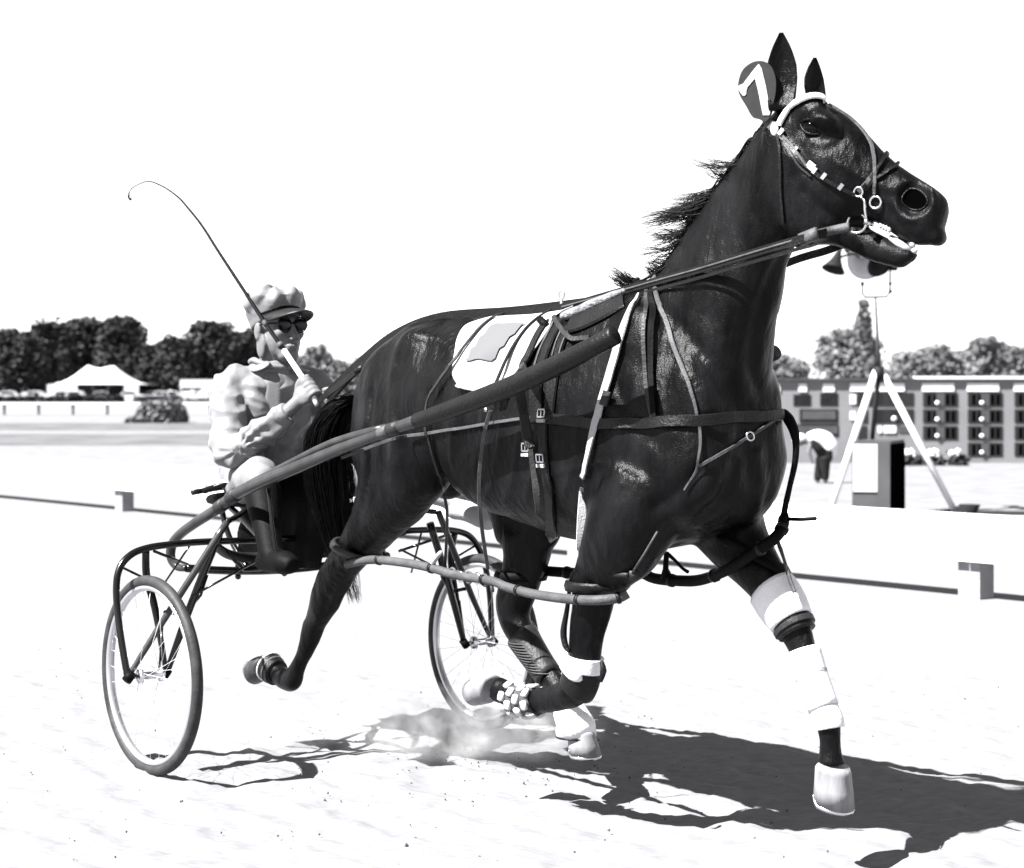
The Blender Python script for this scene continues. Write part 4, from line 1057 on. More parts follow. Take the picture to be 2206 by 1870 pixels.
# white front hanger
part(hs, 'white_hanger_strap', 'web', strap, [(1379, 640), (1362, 672), (1350, 704), (1336, 745), (1322, 790), (1308, 840), (1294, 888), (1284, 930), (1272, 985), (1262, 1030, -.225), (1258, 1060, -.225), (1254, 1110, -.225), (1252, 1150, -.22), (1250, 1185, -.21)], .024, .004, .012, wl=[.006, .014, .026, .026, .026, .026, .026, .026, .018, .014, .028, .028, .028, .024])
part(hs, 'strap_keeper', 'leather_mid', strap, [(1315, 845), (1307, 874)], .028, .005, .017)
part(hs, 'strap_keeper', 'leather_pale', strap, [(1262, 1052, -.228), (1260, 1060, -.228)], .034, .006)
part(hs, 'hanger_tongue', 'leather_pale', strap, [(1250, 1184, -.21), (1249, 1205, -.21), (1248, 1222, -.21)], .011, .004)
part(hs, 'hanger_fork', 'leather', strap, [(1248, 1215, -.21), (1230, 1245, -.215), (1224, 1290, -.215)], .01, .004); part(hs, 'hanger_fork', 'leather', strap, [(1248, 1215, -.21), (1264, 1245, -.21), (1274, 1290, -.21)], .01, .004)
part(hs, 'shoulder_strap', 'leather_mid', strap, [(1399, 620), (1392, 660), (1388, 710), (1391, 780), (1398, 850), (1408, 898)], .014, .004, .008)
part(hs, 'shoulder_strap', 'boot', strap, [(1410, 622), (1404, 680), (1403, 740), (1406, 810), (1410, 870), (1413, 902)], .019, .004, .01)
part(hs, 'neck_strap', 'leather_pale', strap, [(1413, 600), (1420, 640), (1432, 685), (1452, 740), (1474, 795), (1494, 850), (1505, 900), (1508, 950), (1505, 985), (1496, 1020), (1478, 1055)], .012, .004, .008, wl=[.018, .016, .014, .014, .014, .011, .009, .008, .007, .006, .005])
part(hs, 'breast_collar', 'leather', strap, [(1150, 900), (1210, 905), (1270, 911), (1340, 913), (1400, 911), (1460, 908), (1520, 904), (1580, 900), (1640, 897), (1680, 893)], .034, .007, .008)
part(hs, 'trace', 'leather_pale', strap, [(735, 987, -.42), (800, 962, -.36), (860, 942, -.32), (940, 930), (1000, 922), (1060, 912), (1120, 903), (1155, 900)], .010, .004, .008)
part(hs, 'breast_strap', 'leather_pale', strap, [(1506, 1002), (1540, 984), (1580, 960), (1620, 936), (1660, 908), (1686, 893)], .009, .004, .006)
mb = MB(); h, n = cast(1612, 941, .01); t = FWD*.7+UP*.5; t = (t-n*t.dot(n)).normalized(); torus(mb, h, t, t.cross(n), n, .012, .003, 20, 6); mb.build('buckle', 'chrome', hs)
part(hs, 'front_strap', 'boot', lambda mb: tube(mb, [P(1688, 890, .16), P(1700, 905, .15), P(1711, 930, .14), P(1715, 960, .14), P(1712, 1000, .14), P(1702, 1045, .15), P(1692, 1090, .16), P(1688, 1112, .16)], [.014, .016, .014, .010, .009, .008, .009, .009], 8, sm=5))
mb = MB(); torus(mb, P(1690, 1112, .16), FWD, UP, LAT, .012, .004, 18, 6); tube(mb, [P(1690, 1118, .16), P(1725, 1119, .15), P(1757, 1117, .14)], .0055, 8); mb.build('hook_rod', 'boot', hs)
# tug: wraps the shaft and hangs
part(hs, 'tug_strap', 'leather', strap, [(1180, 700), (1160, 735), (1144, 770), (1128, 795, -.33), (1119, 815, -.395), (1118, 840, -.395), (1128, 890, -.33), (1136, 940, -.31), (1143, 965, -.31)], .03, .006, .012)
part(hs, 'tug_tongue', 'leather_mid', strap, [(1143, 968, -.31), (1148, 1010, -.31), (1156, 1060, -.31), (1158, 1105, -.30)], .02, .004, wl=[.014, .016, .022, .012])
# hobble hangers over the croup
part(hs, 'croup_strap', 'leather_mid', strap, [(1100, 684), (1072, 692), (1044, 712), (1018, 742), (990, 778), (958, 820), (936, 858), (926, 900), (926, 935)], .012, .004, .018)
part(hs, 'croup_strap', 'leather', strap, [(1190, 682), (1158, 702), (1128, 735), (1104, 775), (1084, 818), (1066, 862)], .012, .004, .02)
part(hs, 'hobble_hanger', 'leather_pale', strap, [(1057, 884, -.31), (1045, 925, -.31), (1037, 980, -.31), (1032, 1040, -.30), (1034, 1100, -.28), (1041, 1160, -.25), (1051, 1225, -.215)], .012, .004)
part(hs, 'hobble_hanger', 'leather_mid', strap, [(926, 935), (934, 975), (944, 1010), (955, 1060, -.24), (963, 1100, -.23), (962, 1160, -.22), (958, 1230, -.2)], .010, .004, .008)
mb = MB(); h, n = cast(1056, 883, .015); ball(mb, h, .008, 8, 6); mb.build('stud', 'chrome', hs)

# ---- reins
rn = empty('reins', W(.9, -.1, 1.6), 'long dark leather driving reins from the bit back to the driver\'s hands', 'reins')
mb = MB(); N1 = [(1832, 489, None)]
def lined(mb, pts, w, th):
    ps = [p for p in crom([P(*q) if not isinstance(q, Vector) else q for q in pts], 6)]; V = []; Fc = []
    for i, p in enumerate(ps):
        t = (ps[min(i+1, len(ps)-1)] - ps[max(i-1, 0)]).normalized(); b = Vector((0, 0, 1)); b = (b - t*b.dot(t)).normalized(); n = t.cross(b)
        V += [p-b*w/2-n*th, p+b*w/2-n*th, p+b*w/2+n*th, p-b*w/2+n*th]
    for i in range(len(ps)-1):
        for k in range(4): k2 = (k+1) % 4; Fc.append((4*i+k, 4*i+k2, 4*i+4+k2, 4*i+4+k))
    Fc += [(3, 2, 1, 0), (4*len(ps)-4, 4*len(ps)-3, 4*len(ps)-2, 4*len(ps)-1)]; mb.add(V, Fc); return ps
REIN = [PH(1832, 489, -.075), PH(1790, 498, -.085), P(1745, 510, -.10), P(1680, 528, -.13), P(1600, 552, -.14), P(1500, 582, -.13), P(1420, 604, -.11), P(1300, 638, -.07), P(1212, 662, -.05), P(1130, 672, -.06), P(1040, 675, -.08), P(960, 684, -.10), P(900, 700, -.12), P(850, 732, -.13), P(800, 772, -.12), P(740, 822, -.11), P(688, 862, -.10)]
lined(mb, REIN, .022, .0022); mb.build('near_rein', 'leather', rn, smooth=False)
mb = MB(); lined(mb, [p + Vector((0, 0, .001)) + (-LAT)*.004 for p in REIN[2:9]], .005, .001); mb.build('rein_stitching', 'leather_pale', rn)
mb = MB(); lined(mb, [p - UP*.024 - LAT*.004 + FWD*.005 for p in REIN[2:9]], .009, .002); mb.build('check_line', 'leather', rn, smooth=False)
mb = MB(); lined(mb, [p - LAT*.004 for p in REIN[0:3]], .024, .003); mb.build('rein_billet', 'leather_pale', rn)
mb = MB(); c_ = REIN[2]; lined(mb, [c_ + FWD*.03 - LAT*.006 + UP*.007, c_ - FWD*.03 - LAT*.006 - UP*.007], .032, .005); mb.build('buckle', 'leather_pale', rn)
mb = MB(); lined(mb, [PH(1868, 505, .055), PH(1830, 521, .075), P(1780, 540, .13), P(1725, 556, .15), P(1640, 585, .17), P(1500, 610, .16), P(1380, 632, .12), P(1215, 655, .05), P(1100, 668, .04), P(950, 680, .02), P(850, 718, .0), P(770, 782, .0), P(700, 850, .0)], .022, .0022); mb.build('far_rein', 'leather', rn, smooth=False)
mb = MB(); lined(mb, [P(786, 784, -.08), P(740, 830, -.06), P(700, 880, -.06)], .02, .002); mb.build('rein_tail', 'leather', rn)
mb = MB(); tube(mb, [P(782, 792, -.11), P(768, 800, -.11)], .012, 8); mb.build('rein_holder', 'leather', rn)
mb = MB(); ps = [P(1648, 262, -.01), P(1624, 298, 0), P(1600, 335, 0), P(1560, 400, -.02), P(1500, 490, -.04), P(1440, 570, -.06), P(1330, 628, -.04), P(1212, 664, -.01)]; tube(mb, ps, .0045, 6, sm=4); mb.build('overcheck_rein', 'leather', rn)

# ---- hobbles: a padded tube joining a loop on the hind leg to a loop on the fore leg
def hobble(label, pts, m, hoops, l0, rr=.014):
    root = empty('hobble', W(1.2, l0, .75), label, 'hobble', 'pacing hobbles on both sides of the horse')
    mb = MB(); ps = crom(pts, 8); tube(mb, ps, rr, 10); mb.build('connecting_tube', m, root)
    # ribbing
    for k in range(10, len(ps)-6, 14):
        mb = MB(); d = (ps[k+1]-ps[k-1]).normalized(); tube(mb, [ps[k]-d*.006, ps[k]+d*.006], [c_ for c_ in lerpl(rr, 2)] if isinstance(rr, list) else rr*1.22, 10); mb.build('keeper', 'leather', root)
    for c, ax, rad, w, mm in hoops:
        mb = MB(); looparound(mb, c, ax, rad, w, .012); mb.build('leg_loop', mm, root)
    return root
hr = hobble('pale padded pacing hobble on the near side of the horse', [P(748, 1216, -.19), P(800, 1206, -.215), P(875, 1213, -.225), P(930, 1224, -.225), P(980, 1238, -.22)] + [P(1060, 1252, -.22), P(1090, 1264, -.22), P(1150, 1280, -.22), P(1230, 1291, -.225), P(1290, 1293, -.21), P(1332, 1288, -.17), P(1352, 1278, -.15)], 'leather_pale',
            [(W(.40, -.145, .765), Vector((.25, -.2, 1)), .2, .03, 'leather_mid'), (P(1280, 1262, -.15), Vector((0, 0, 1)), .16, .03, 'leather')], -.2, .0145)
for k, (u, v) in enumerate([(975, 1236), (992, 1242), (1010, 1244), (1028, 1246), (1044, 1250)]):
    mb = MB(); c = P(u, v, -.222); torus(mb, c, FWD, UP, LAT, .017-.002*(k % 2), .0045, 18, 6); mb.build('buckle', 'chrome' if k % 2 else 'leather_pale', hr)
mb = MB(); tube(mb, [P(1058, 1250, -.22), P(1061, 1275, -.225)], .006, 8); mb.build('buckle_tongue', 'leather_pale', hr)
mb = MB(); tube(mb, [P(928, 1222, -.22), P(938, 1204, -.23), P(950, 1190, -.235)], [.010, .008, .007], 8, sm=3); mb.build('tie', 'web', hr)
mb = MB(); tube(mb, [P(1290, 1238, -.21), P(1325, 1237, -.21), P(1355, 1239, -.2)], .008, 8, sm=3); tube(mb, [P(1355, 1239, -.2), P(1372, 1238, -.18)], .016, 8); mb.build('loop_strap', 'leather_mid', hr)
mb = MB(); tube(mb, [P(1361, 1236, -.2), P(1390, 1190, -.2), P(1416, 1146, -.2)], .0035, 6); mb.build('cord', 'leather_pale', hr)
mb = MB(); tube(mb, [P(1232, 1235, -.2), P(1222, 1310, -.2), P(1214, 1360, -.2), P(1218, 1390, -.2), P(1226, 1405, -.2)], [.003, .007, .010, .009, .004], 8, sm=4); mb.build('hanging_strap', 'leather', hr)
hl = hobble('black pacing hobble on the far side passing under the chest', [P(1130, 1225, .2), P(1200, 1232, .2), P(1290, 1236, .2), P(1370, 1232, .2), P(1410, 1246, .19), P(1460, 1251, .18), P(1510, 1249, .16), P(1570, 1226, .09), P(1625, 1190, .06), P(1665, 1163, .08), P(1684, 1140, .12), P(1689, 1118, .16)], 'boot',
            [(P(1625, 1195, .15), Vector((.5, 0, 1)), .18, .03, 'boot'), (W(.93, .145, .70), Vector((0, 0, 1)), .16, .03, 'boot')], .2, .017)
mb = MB(); tube(mb, [P(1436, 1190, .16), P(1434, 1225, .17), P(1436, 1244, .18)], [.008, .009, .02], 8); mb.build('hanger_end', 'boot', hl)
mb = MB(); tube(mb, [P(1440, 1195, .16), P(1455, 1208, .16), P(1470, 1224, .16), P(1482, 1232, .16)], [.007, .005, .005, .006], 8, sm=3); mb.build('loose_strap', 'boot', hl)
mb = MB(); lined(mb, [P(1676, 1168, .12), P(1684, 1190, .12), P(1694, 1222, .11), P(1702, 1250, .11), P(1712, 1276, .11)], .012, .002); mb.build('boot_suspender', 'leather_pale', hl)

# ---- leg boots
def along(pts, l, t0, t1, grow, seg=22, n=10, asp=.9, bulge=None):
    C = [P(a[0], a[1], l) for a in pts]; rr = [a[2]/F*c.y for a, c in zip(pts, C)]
    ps = crom(C, 10); R_ = lerpl(rr, len(ps)); N = len(ps); out = []; ro = []
    for k in range(n+1):
        q = (t0 + (t1-t0)*k/n)*(N-1); i = int(q); w = q-i; j = min(i+1, N-1)
        out.append(ps[i].lerp(ps[j], w)); g = grow if bulge is None else grow + bulge(k/n)
        ro.append(R_[i]*(1-w)+R_[j]*w + g)
    return out, ro
def boot(root, name, m, pts, l, t0, t1, grow=.006, bulge=None, asp=.92):
    o, r = along(pts, l, t0, t1, grow, bulge=bulge); mb = MB(); tube(mb, o, r, 24, asp=asp, up=HDV); return mb.build(name, m, root)
def legthing(name, label, cat, c): return empty(name, c, label, cat)
r1 = legthing('knee_boot', 'white knee boot on the extended far foreleg', 'leg boot', P(1700, 1330, .15))
boot(r1, 'shell', 'white_leather', LFp, .15, .31, .42, .009, lambda w: .006*math.sin(pi*w)); boot(r1, 'lower_band', 'leather_mid', LFp, .15, .43, .445, .010)
boot(r1, 'front_pad', 'leather', LFp, .15, .40, .46, .004)
r1 = legthing('shin_boot', 'white shin boot on the lower part of the extended far foreleg', 'leg boot', P(1765, 1500, .15))
boot(r1, 'shell', 'white_leather', LFp, .15, .52, .72, .008, lambda w: .004*math.sin(pi*w)); boot(r1, 'ankle_cup', 'white_leather', LFp, .15, .72, .80, .004); boot(r1, 'strap', 'web', LFp, .15, .60, .612, .013)
r1 = legthing('shin_boot', 'grey ribbed shin boot on the far hind leg', 'leg boot', P(1150, 1400, .14))
boot(r1, 'shell', 'leather_mid', LHp, .14, .47, .66, .007)
o, r_ = along(LHp, .14, .47, .66, .009, n=14)
for k in range(2, 13): 
    mb = MB(); d = (o[k+1]-o[k-1]).normalized(); torus(mb, o[k], HDV, d.cross(HDV).normalized(), d, r_[k], .0028, 20, 5); mb.build('rib', 'leather_pale', r1)
r1 = legthing('bell_boot', 'white bell boot on the far hind hoof touching down', 'leg boot', P(1245, 1570, .14))
o, r_ = along(LHp, .14, .80, 1.0, .004); mb = MB(); ex = o[-1] + Vector((0, 0, -.036)) + FWD*.004; tube(mb, o + [ex], list(np.linspace(r_[0], r_[0]*1.05, 4)) + list(np.linspace(r_[0]*1.12, .058, 5)) + [.061, .064, .065], 26, up=HDV); mb.build('bell', 'white_leather', r1)
mb = MB(); d = (ex-o[-1]).normalized(); torus(mb, ex, HDV, d.cross(HDV).normalized(), d, .065, .003, 26, 5); mb.build('rim', 'leather', r1)
r1 = legthing('knee_boot', 'pair of white straps and pad round the folded near foreleg knee', 'leg boot', P(1255, 1445, -.15))
boot(r1, 'upper_strap', 'white_leather', RFp, -.15, .48, .525, .007); boot(r1, 'pad', 'leather', RFp, -.15, .525, .60, .005)
mb = MB(); tube(mb, [P(1216, 1410, -.17), P(1222, 1432, -.18), P(1238, 1452, -.19), P(1250, 1460, -.195)], [.016, .024, .024, .012], 10, sm=4); mb.build('white_pad', 'white_leather', r1)
mb = MB(); tube(mb, [P(1296, 1425, -.16), P(1300, 1445, -.16), P(1294, 1468, -.16)], [.006, .010, .006], 8, sm=3); mb.build('buckle_block', 'leather', r1)
r1 = legthing('bell_boot', 'white segmented quilted boot round the pastern of the folded near foreleg', 'leg boot', P(1130, 1515, -.15))
boot(r1, 'sleeve', 'leather_pale', RFp, -.15, .77, .875, .007)
o, r_ = along(RFp, -.15, .775, .885, .007, n=3)
for k in range(4):
    d = (o[min(k+1, 3)]-o[max(k-1, 0)]).normalized(); a_ = d.orthogonal().normalized(); b_ = d.cross(a_)
    for j in range(7):
        t = 2*pi*(j+.5*(k % 2))/7; mb = MB(); e_ = a_*math.cos(t)+b_*math.sin(t); f_ = b_*math.cos(t)-a_*math.sin(t); c = o[k] + e_*r_[k]
        loft(mb, [[c + e_*h_ + d*x*q + f_*y*q for x, y in ((-.0105, -.013), (0, -.0155), (.0105, -.013), (.012, 0), (.0105, .013), (0, .0155), (-.0105, .013), (-.012, 0))] for h_, q in ((-.004, 1), (.004, 1), (.0075, .75))]); mb.build('quilt_pad', 'canvas', r1)
r1 = legthing('quarter_boot', 'banded boot with white edge on the lifted near hind hoof', 'leg boot', P(580, 1435, -.14))
boot(r1, 'shell', 'leather', RHp, -.14, .84, 1.0, .009); boot(r1, 'white_edge', 'white_leather', RHp, -.14, .985, 1.0, .013); boot(r1, 'stripe', 'leather_pale', RHp, -.14, .90, .915, .012)

# ================================================================== the sulky
sk = empty('sulky', W(0, 0, 0), 'old two wheeled racing sulky with bent tube frame and bicycle wheels', 'sulky')
def local(p): q = Vector(p) - Vector((OX, OY, 0)); return (q.x*HD[0]+q.y*HD[1], q.x*ND[0]+q.y*ND[1], q.z)
def wheel(l):
    c = W(0, l, .34); sgn = -1 if l < 0 else 1
    mb = MB(); torus(mb, c, FWD, UP, LAT, .3205, .0195, 96, 14); ty = mb.build('wheel', 'tyre', sk)
    mb = MB(); V = []; n = 96; prof = [(.306, -.0125), (.306, .0125), (.297, .016), (.290, .010), (.287, 0), (.290, -.010), (.297, -.016)]
    for k in range(n):
        t = 2*pi*k/n; d = FWD*math.cos(t)+UP*math.sin(t)
        V += [c + d*r + LAT*x for r, x in prof]
    m = len(prof); mb.add(V, [(k*m+j, k*m+(j+1) % m, ((k+1) % n)*m+(j+1) % m, ((k+1) % n)*m+j) for k in range(n) for j in range(m)]); mb.build('rim', 'rim', ty)
    mb = MB(); tube(mb, [c-LAT*.045, c-LAT*.035, c-LAT*.03, c+LAT*.03, c+LAT*.035, c+LAT*.045], [.024, .024, .013, .013, .024, .024], 14); mb.build('hub', 'chrome', ty)
    for k in range(32):
        t = 2*pi*k/32; d = FWD*math.cos(t)+UP*math.sin(t); t2 = t + (.55 if k % 4 < 2 else -.55); e = FWD*math.cos(t2)+UP*math.sin(t2)
        mb = MB(); tube(mb, [c + e*.021 + LAT*(.038 if k % 2 else -.038), c + d*.289], .0007, 4); mb.build('spoke', 'white_paint', ty)
for l in (-.714, .714): wheel(l)
def both(name, m, pts, r, seg=10, sm=0, parent=None):
    """pts in (s, l, z) for the near side; the far one mirrors it"""
    for sd in (1, -1):
        mb = MB(); tube(mb, [W(s, l*sd, z) for s, l, z in pts], r, seg, sm=sm); mb.build(name, m, parent or sk)
A_ = (-.03, -.785, .335); B_ = (-.02, -.643, .335)
both('axle', 'chrome', [A_, B_], .009)
mb = MB(); arch = [A_, (-.06, -.80, .5), (-.09, -.797, .63), (-.108, -.775, .70), (-.11, -.735, .742), (-.112, -.68, .762), (-.105, -.6, .772), (-.104, -.45, .776)]
full = arch + [(-.12, -.2, .77), (-.12, .2, .77)] + [(s, -l, z) for s, l, z in arch[::-1]]
tube(mb, [W(*q) for q in full], .0125, 12, sm=6); mb.build('rear_arch', 'frame', sk)
both('fork_tube', 'wood', [A_, (.0, -.66, .53), (.067, -.455, .855)], [.009, .012, .0125], 12, 5)
both('fork_tube', 'frame', [B_, (-.005, -.56, .56), (.013, -.455, .81)], [.011, .014, .015], 12, 4)
both('fork_tube', 'frame', [B_, (-.09, -.648, .55), (-.13, -.66, .66), (-.118, -.67, .755)], [.009, .013, .014, .013], 12, 5)
both('brace', 'frame', [(-.108, -.77, .705), (-.12, -.665, .655)], .0045, 6); both('brace', 'frame', [(-.115, -.64, .752), (-.2, -.46, .69)], .0055, 6)
both('brace', 'frame', [(-.01, -.59, .525), (.0, -.52, .60), (.01, -.50, .67)], .005, 6); both('brace', 'frame', [(.02, -.57, .60), (.04, -.3, .72)], .0045, 6)
both('brace', 'frame', [(-.01, -.655, .55), (-.035, -.60, .54)], .007, 6); both('brace', 'frame', [(-.10, -.5, .776), (-.24, -.55, .60)], .0042, 6)
both('brace', 'frame', [(-.05, -.642, .5), (-.04, -.66, .345)], .004, 6); both('stay', 'frame', [(-.10, -.4, .77), (-.25, -.2, .65), (-.27, .05, .645)], .006, 6)
both('fork_lug', 'boot', [(-.022, -.795, .325), (-.025, -.77, .35)], .018, 8); both('fork_lug', 'boot', [(-.02, -.655, .325), (-.02, -.635, .35)], .016, 8)
SH = [P(402, 1224, -.44), P(384, 1222, -.45), P(371, 1208, -.46), P(368, 1188, -.465), P(375, 1166, -.465), P(394, 1146, -.46), P(425, 1124, -.455), P(470, 1095, -.45), P(510, 1064, -.45), P(560, 1040, -.45), P(640, 1006, -.44), P(720, 972, -.43), P(800, 942, -.42), P(860, 920, -.41), P(940, 893, -.405), P(1030, 860, -.40), P(1120, 824, -.395), P(1210, 782, -.38), P(1280, 746, -.365), P(1324, 722, -.35)]
SHL = [local(p) for p in SH]
rr = [.012, .014, .016, .018, .018, .018, .0185, .0195, .021, .021, .021, .019, .018, .019, .024, .026, .027, .026, .025, .024]
nA = 14
for sd in (1, -1):
    pts = crom([W(s, l*sd, z) for s, l, z in SHL], 6); R_ = lerpl(rr, len(pts)); cut = nA*6
    if sd < 0: pts = pts[:-7]; R_ = R_[:-7].copy(); R_[-22:] *= .8
    mb = MB(); tube(mb, pts[:cut+1], list(R_[:cut+1]), 14); sh_ = mb.build('shaft', 'wood', sk)
    mb = MB(); tube(mb, pts[cut-3:], list(R_[cut-3:]+.003), 14); mb.build('shaft_cover', 'leather', sh_)
    for k in (7*6, 8*6-2, 12*6+2, 14*6-8):
        mb = MB(); tube(mb, [pts[k], pts[k+1], pts[k+2]], R_[k]+.004, 14); mb.build('ferrule', 'leather_mid' if k != 12*6+2 else 'leather_pale', sh_)
    mb = MB(); tube(mb, [pts[8*6+3] + UP*.016, pts[9*6+4]+UP*.022, pts[11*6]+UP*.03, pts[12*6+3]+UP*.012], [.008, .011, .013, .015], 10, sm=3); mb.build('shaft_brace', 'wood', sh_)
mb = MB(); q = [SHL[0], (-.27, -.3, .655), (-.29, -.1, .64), (-.29, .1, .64), (-.27, .3, .655), (SHL[0][0], -SHL[0][1], SHL[0][2])]
tube(mb, [W(*p) for p in q], .015, 12, sm=5); mb.build('lower_bar', 'frame', sk)
for x in (-.2, 0, .2):
    mb = MB(); ball(mb, W(-.29, x, .625), .012, 8, 6); mb.build('bolt', 'frame', sk)
# springs and seat
both('spring', 'leather_mid', [(-.1, -.42, .775), (-.2, -.3, .72), (-.3, -.15, .69), (-.33, 0, .685)], [.014, .018, .02, .02], 10, 5)
both('seat_post', 'frame', [(-.12, -.2, .77), (-.3, -.18, .84), (-.42, -.17, .885)], .011, 8, 4); both('seat_post', 'frame', [(-.29, -.15, .64), (-.42, -.16, .76), (-.47, -.17, .885)], .011, 8, 4)
both('seat_post', 'frame', [(.06, -.45, .855), (-.1, -.3, .87), (-.26, -.17, .885)], .010, 8, 4)
mb = MB(); rings = []
for s, k in ((-.56, .7), (-.52, .95), (-.4, 1), (-.28, .95), (-.22, .7)): rings.append(ering(W(s, 0, .90), LAT*.215*k, UP*.028*k, 20, .6))
loft(mb, rings); mb.build('seat', 'boot', sk)
mb = MB(); tube(mb, [W(-.56, -.24, .925), W(-.585, 0, .945), W(-.56, .24, .925)], .011, 10, sm=4); mb.build('seat_rail', 'frame', sk)
mb = MB(); tube(mb, [P(441, 1057, -.24), P(470, 1047, -.23), P(510, 1037, -.22), P(550, 1020, -.21)], [.013, .011, .010, .010], 10, sm=3); mb.build('seat_arm', 'boot', sk)
# crumpled pale seat cover
V = []; n1, n2 = 14, 8
for j in range(n2+1):
    for i in range(n1+1):
        p = P(446+112*i/n1, 1052-28*i/n1 - 14*(j/n2), -.24+.10*j/n2); w = noise.noise(Vector((i*.8, j*.9, 3)))*.02
        V.append(p + UP*(w + .006) + LAT*w)
o = MB().add(V, [(j*(n1+1)+i, j*(n1+1)+i+1, (j+1)*(n1+1)+i+1, (j+1)*(n1+1)+i) for j in range(n2) for i in range(n1)]).build('seat_cover', 'web', sk)
md = o.modifiers.new('t', 'SOLIDIFY'); md.thickness = .003
mb = MB(); tube(mb, [W(.3, -.43, .98), W(.32, -.42, .80), W(.33, -.40, .70)], .007, 8, sm=3); mb.build('foot_rest', 'frame', sk)
mb = MB(); tube(mb, [W(.27, .43, .98), W(.30, .44, .88), W(.31, .43, .83)], .007, 8, sm=3); mb.build('foot_rest', 'frame', sk)

# dark sheet added between seat and lower bar so the gaps read black
V = []; n1, n2 = 16, 12
for j in range(n2+1):
    for i in range(n1+1):
        u = i/n1; w = j/n2; top = P(528+182*u, 1070-78*u, -.12+.1*u); bot = P(508+188*u, 1224, -.12+.1*u); p = top.lerp(bot, w)
        p += LAT*.02*noise.noise(Vector((i*.6, j*.25, 7))); V.append(p)
o = MB().add(V, [(j*(n1+1)+i, j*(n1+1)+i+1, (j+1)*(n1+1)+i+1, (j+1)*(n1+1)+i) for j in range(n2) for i in range(n1)]).build('dark_fill_sheet', 'boot', sk)
md = o.modifiers.new('t', 'SOLIDIFY'); md.thickness = .004

# ================================================================== the driver
dv = empty('person', W(-.4, 0, .95), 'driver in satin jacket, peaked cap and dark glasses holding the reins and whip', 'person')
HFW = FWD; HL = LAT
def T(dst, pts, r, seg=12, sm=0, asp=1): tube(dst, [W(*p) for p in pts], r, seg, sm=sm, asp=asp)
def E_(dst, c, a, w, h, f=HFW, l=HL, u=UP, n=16, m=12): ell(dst, W(*c), f*a, l*w, u*h, n, m)
SHO = {1: (-.36, .175, 1.335), -1: (-.41, -.168, 1.328)}
ELB = {1: (-.12, .25, 1.09), -1: (-.215, -.275, 1.09)}
WRI = {1: (.0, .06, 1.215), -1: (-.008, -.165, 1.232)}
KNE = {1: (.0, .28, 1.0), -1: (0.0, -.28, 1.0)}; HIP = {1: (-.38, .10, .975), -1: (-.38, -.10, .975)}; ANK = {1: (.255, .42, .905), -1: (.25, -.39, .76)}
b_ = MB()
T(b_, [(-.42, 0, .98), (-.41, 0, 1.1), (-.39, 0, 1.25), (-.37, 0, 1.36), (-.36, 0, 1.42), (-.345, 0, 1.5)], [.1, .11, .13, .1, .058, .055], 16, sm=3, asp=1.2)
for sd in (1, -1):
    T(b_, [(-.38, sd*.05, 1.34), SHO[sd], ELB[sd], WRI[sd]], [.06, .055, .042, .028], 12, sm=2)
    T(b_, [HIP[sd], KNE[sd]], [.085, .055], 12); T(b_, [KNE[sd], ANK[sd]], [.055, .035], 12)
# head
E_(b_, (-.35, 0, 1.585), .1, .079, .1); E_(b_, (-.30, 0, 1.505), .07, .067, .085); E_(b_, (-.262, 0, 1.443), .034, .042, .028)
E_(b_, (-.285, 0, 1.46), .055, .05, .03); E_(b_, (-.262, 0, 1.575), .03, .055, .022)
T(b_, [(-.238, 0, 1.56), (-.222, 0, 1.53), (-.205, 0, 1.508)], [.008, .012, .014]); E_(b_, (-.216, .013, 1.505), .012, .009, .008); E_(b_, (-.216, -.013, 1.505), .012, .009, .008)
for sd in (1, -1):
    E_(b_, (-.255, sd*.038, 1.525), .022, .024, .024); E_(b_, (-.335, sd*.073, 1.48), .03, .012, .05)
    # jaw and ear
    E_(b_, (-.345, sd*.082, 1.535), .022, .012, .034, FWD, LAT); E_(b_, (-.341, sd*.086, 1.512), .012, .008, .014)
E_(b_, (-.229, 0, 1.479), .014, .028, .006); E_(b_, (-.231, 0, 1.467), .013, .025, .006)
# hands
WAX = (W(-.391, -.12, 1.694) - W(.031, -.1, 1.325)).normalized()     # whip axis
def fist(c, ax, to, side, sd):
    """c grip centre, ax grip axis, to = from wrist to knuckles"""
    to = (to - ax*to.dot(ax)).normalized(); n = ax.cross(to)*side
    ell(b_, c - to*.028 - n*.006*-1, ax*.044, to*.040, n*.021, 14, 10)
    for k, (o, L) in enumerate(((.034, 1.0), (.012, 1.08), (-.011, 1.0), (-.032, .82))):
        pts = []
        for q in range(8):
            t = math.radians(-65 + q*36*L); pts.append(c + ax*o + (to*math.cos(t) - n*math.sin(t)*-1)*(.027-.0013*q))
        tube(b_, pts, [.0105, .0115, .0105, .0105, .0095, .009, .008, .007], 8)
    tube(b_, [c - to*.045 + ax*.02, c - to*.02 + ax*.045 + n*.016, c + to*.008 + ax*.05 + n*.02, c + to*.03 + ax*.046 + n*.012], [.014, .013, .011, .008], 8, sm=2)
GR = P(668, 842, -.1); 
wr = W(*WRI[-1]); fist(GR, WAX, (GR - wr), -1, -1); tube(b_, [wr, wr.lerp(GR, .6)], [.027, .026], 12)
GL = P(712, 868, .03); wl_ = W(*WRI[1]); LAX = (P(786, 784, 0) - GL).normalized(); fist(GL, UP, (GL - wl_), 1, 1); tube(b_, [wl_, wl_.lerp(GL, .6)], [.027, .026], 12)
V, Fc, E = remesh(b_, .0042, 4, .5); mk(V, Fc).build('body', 'skin', dv)
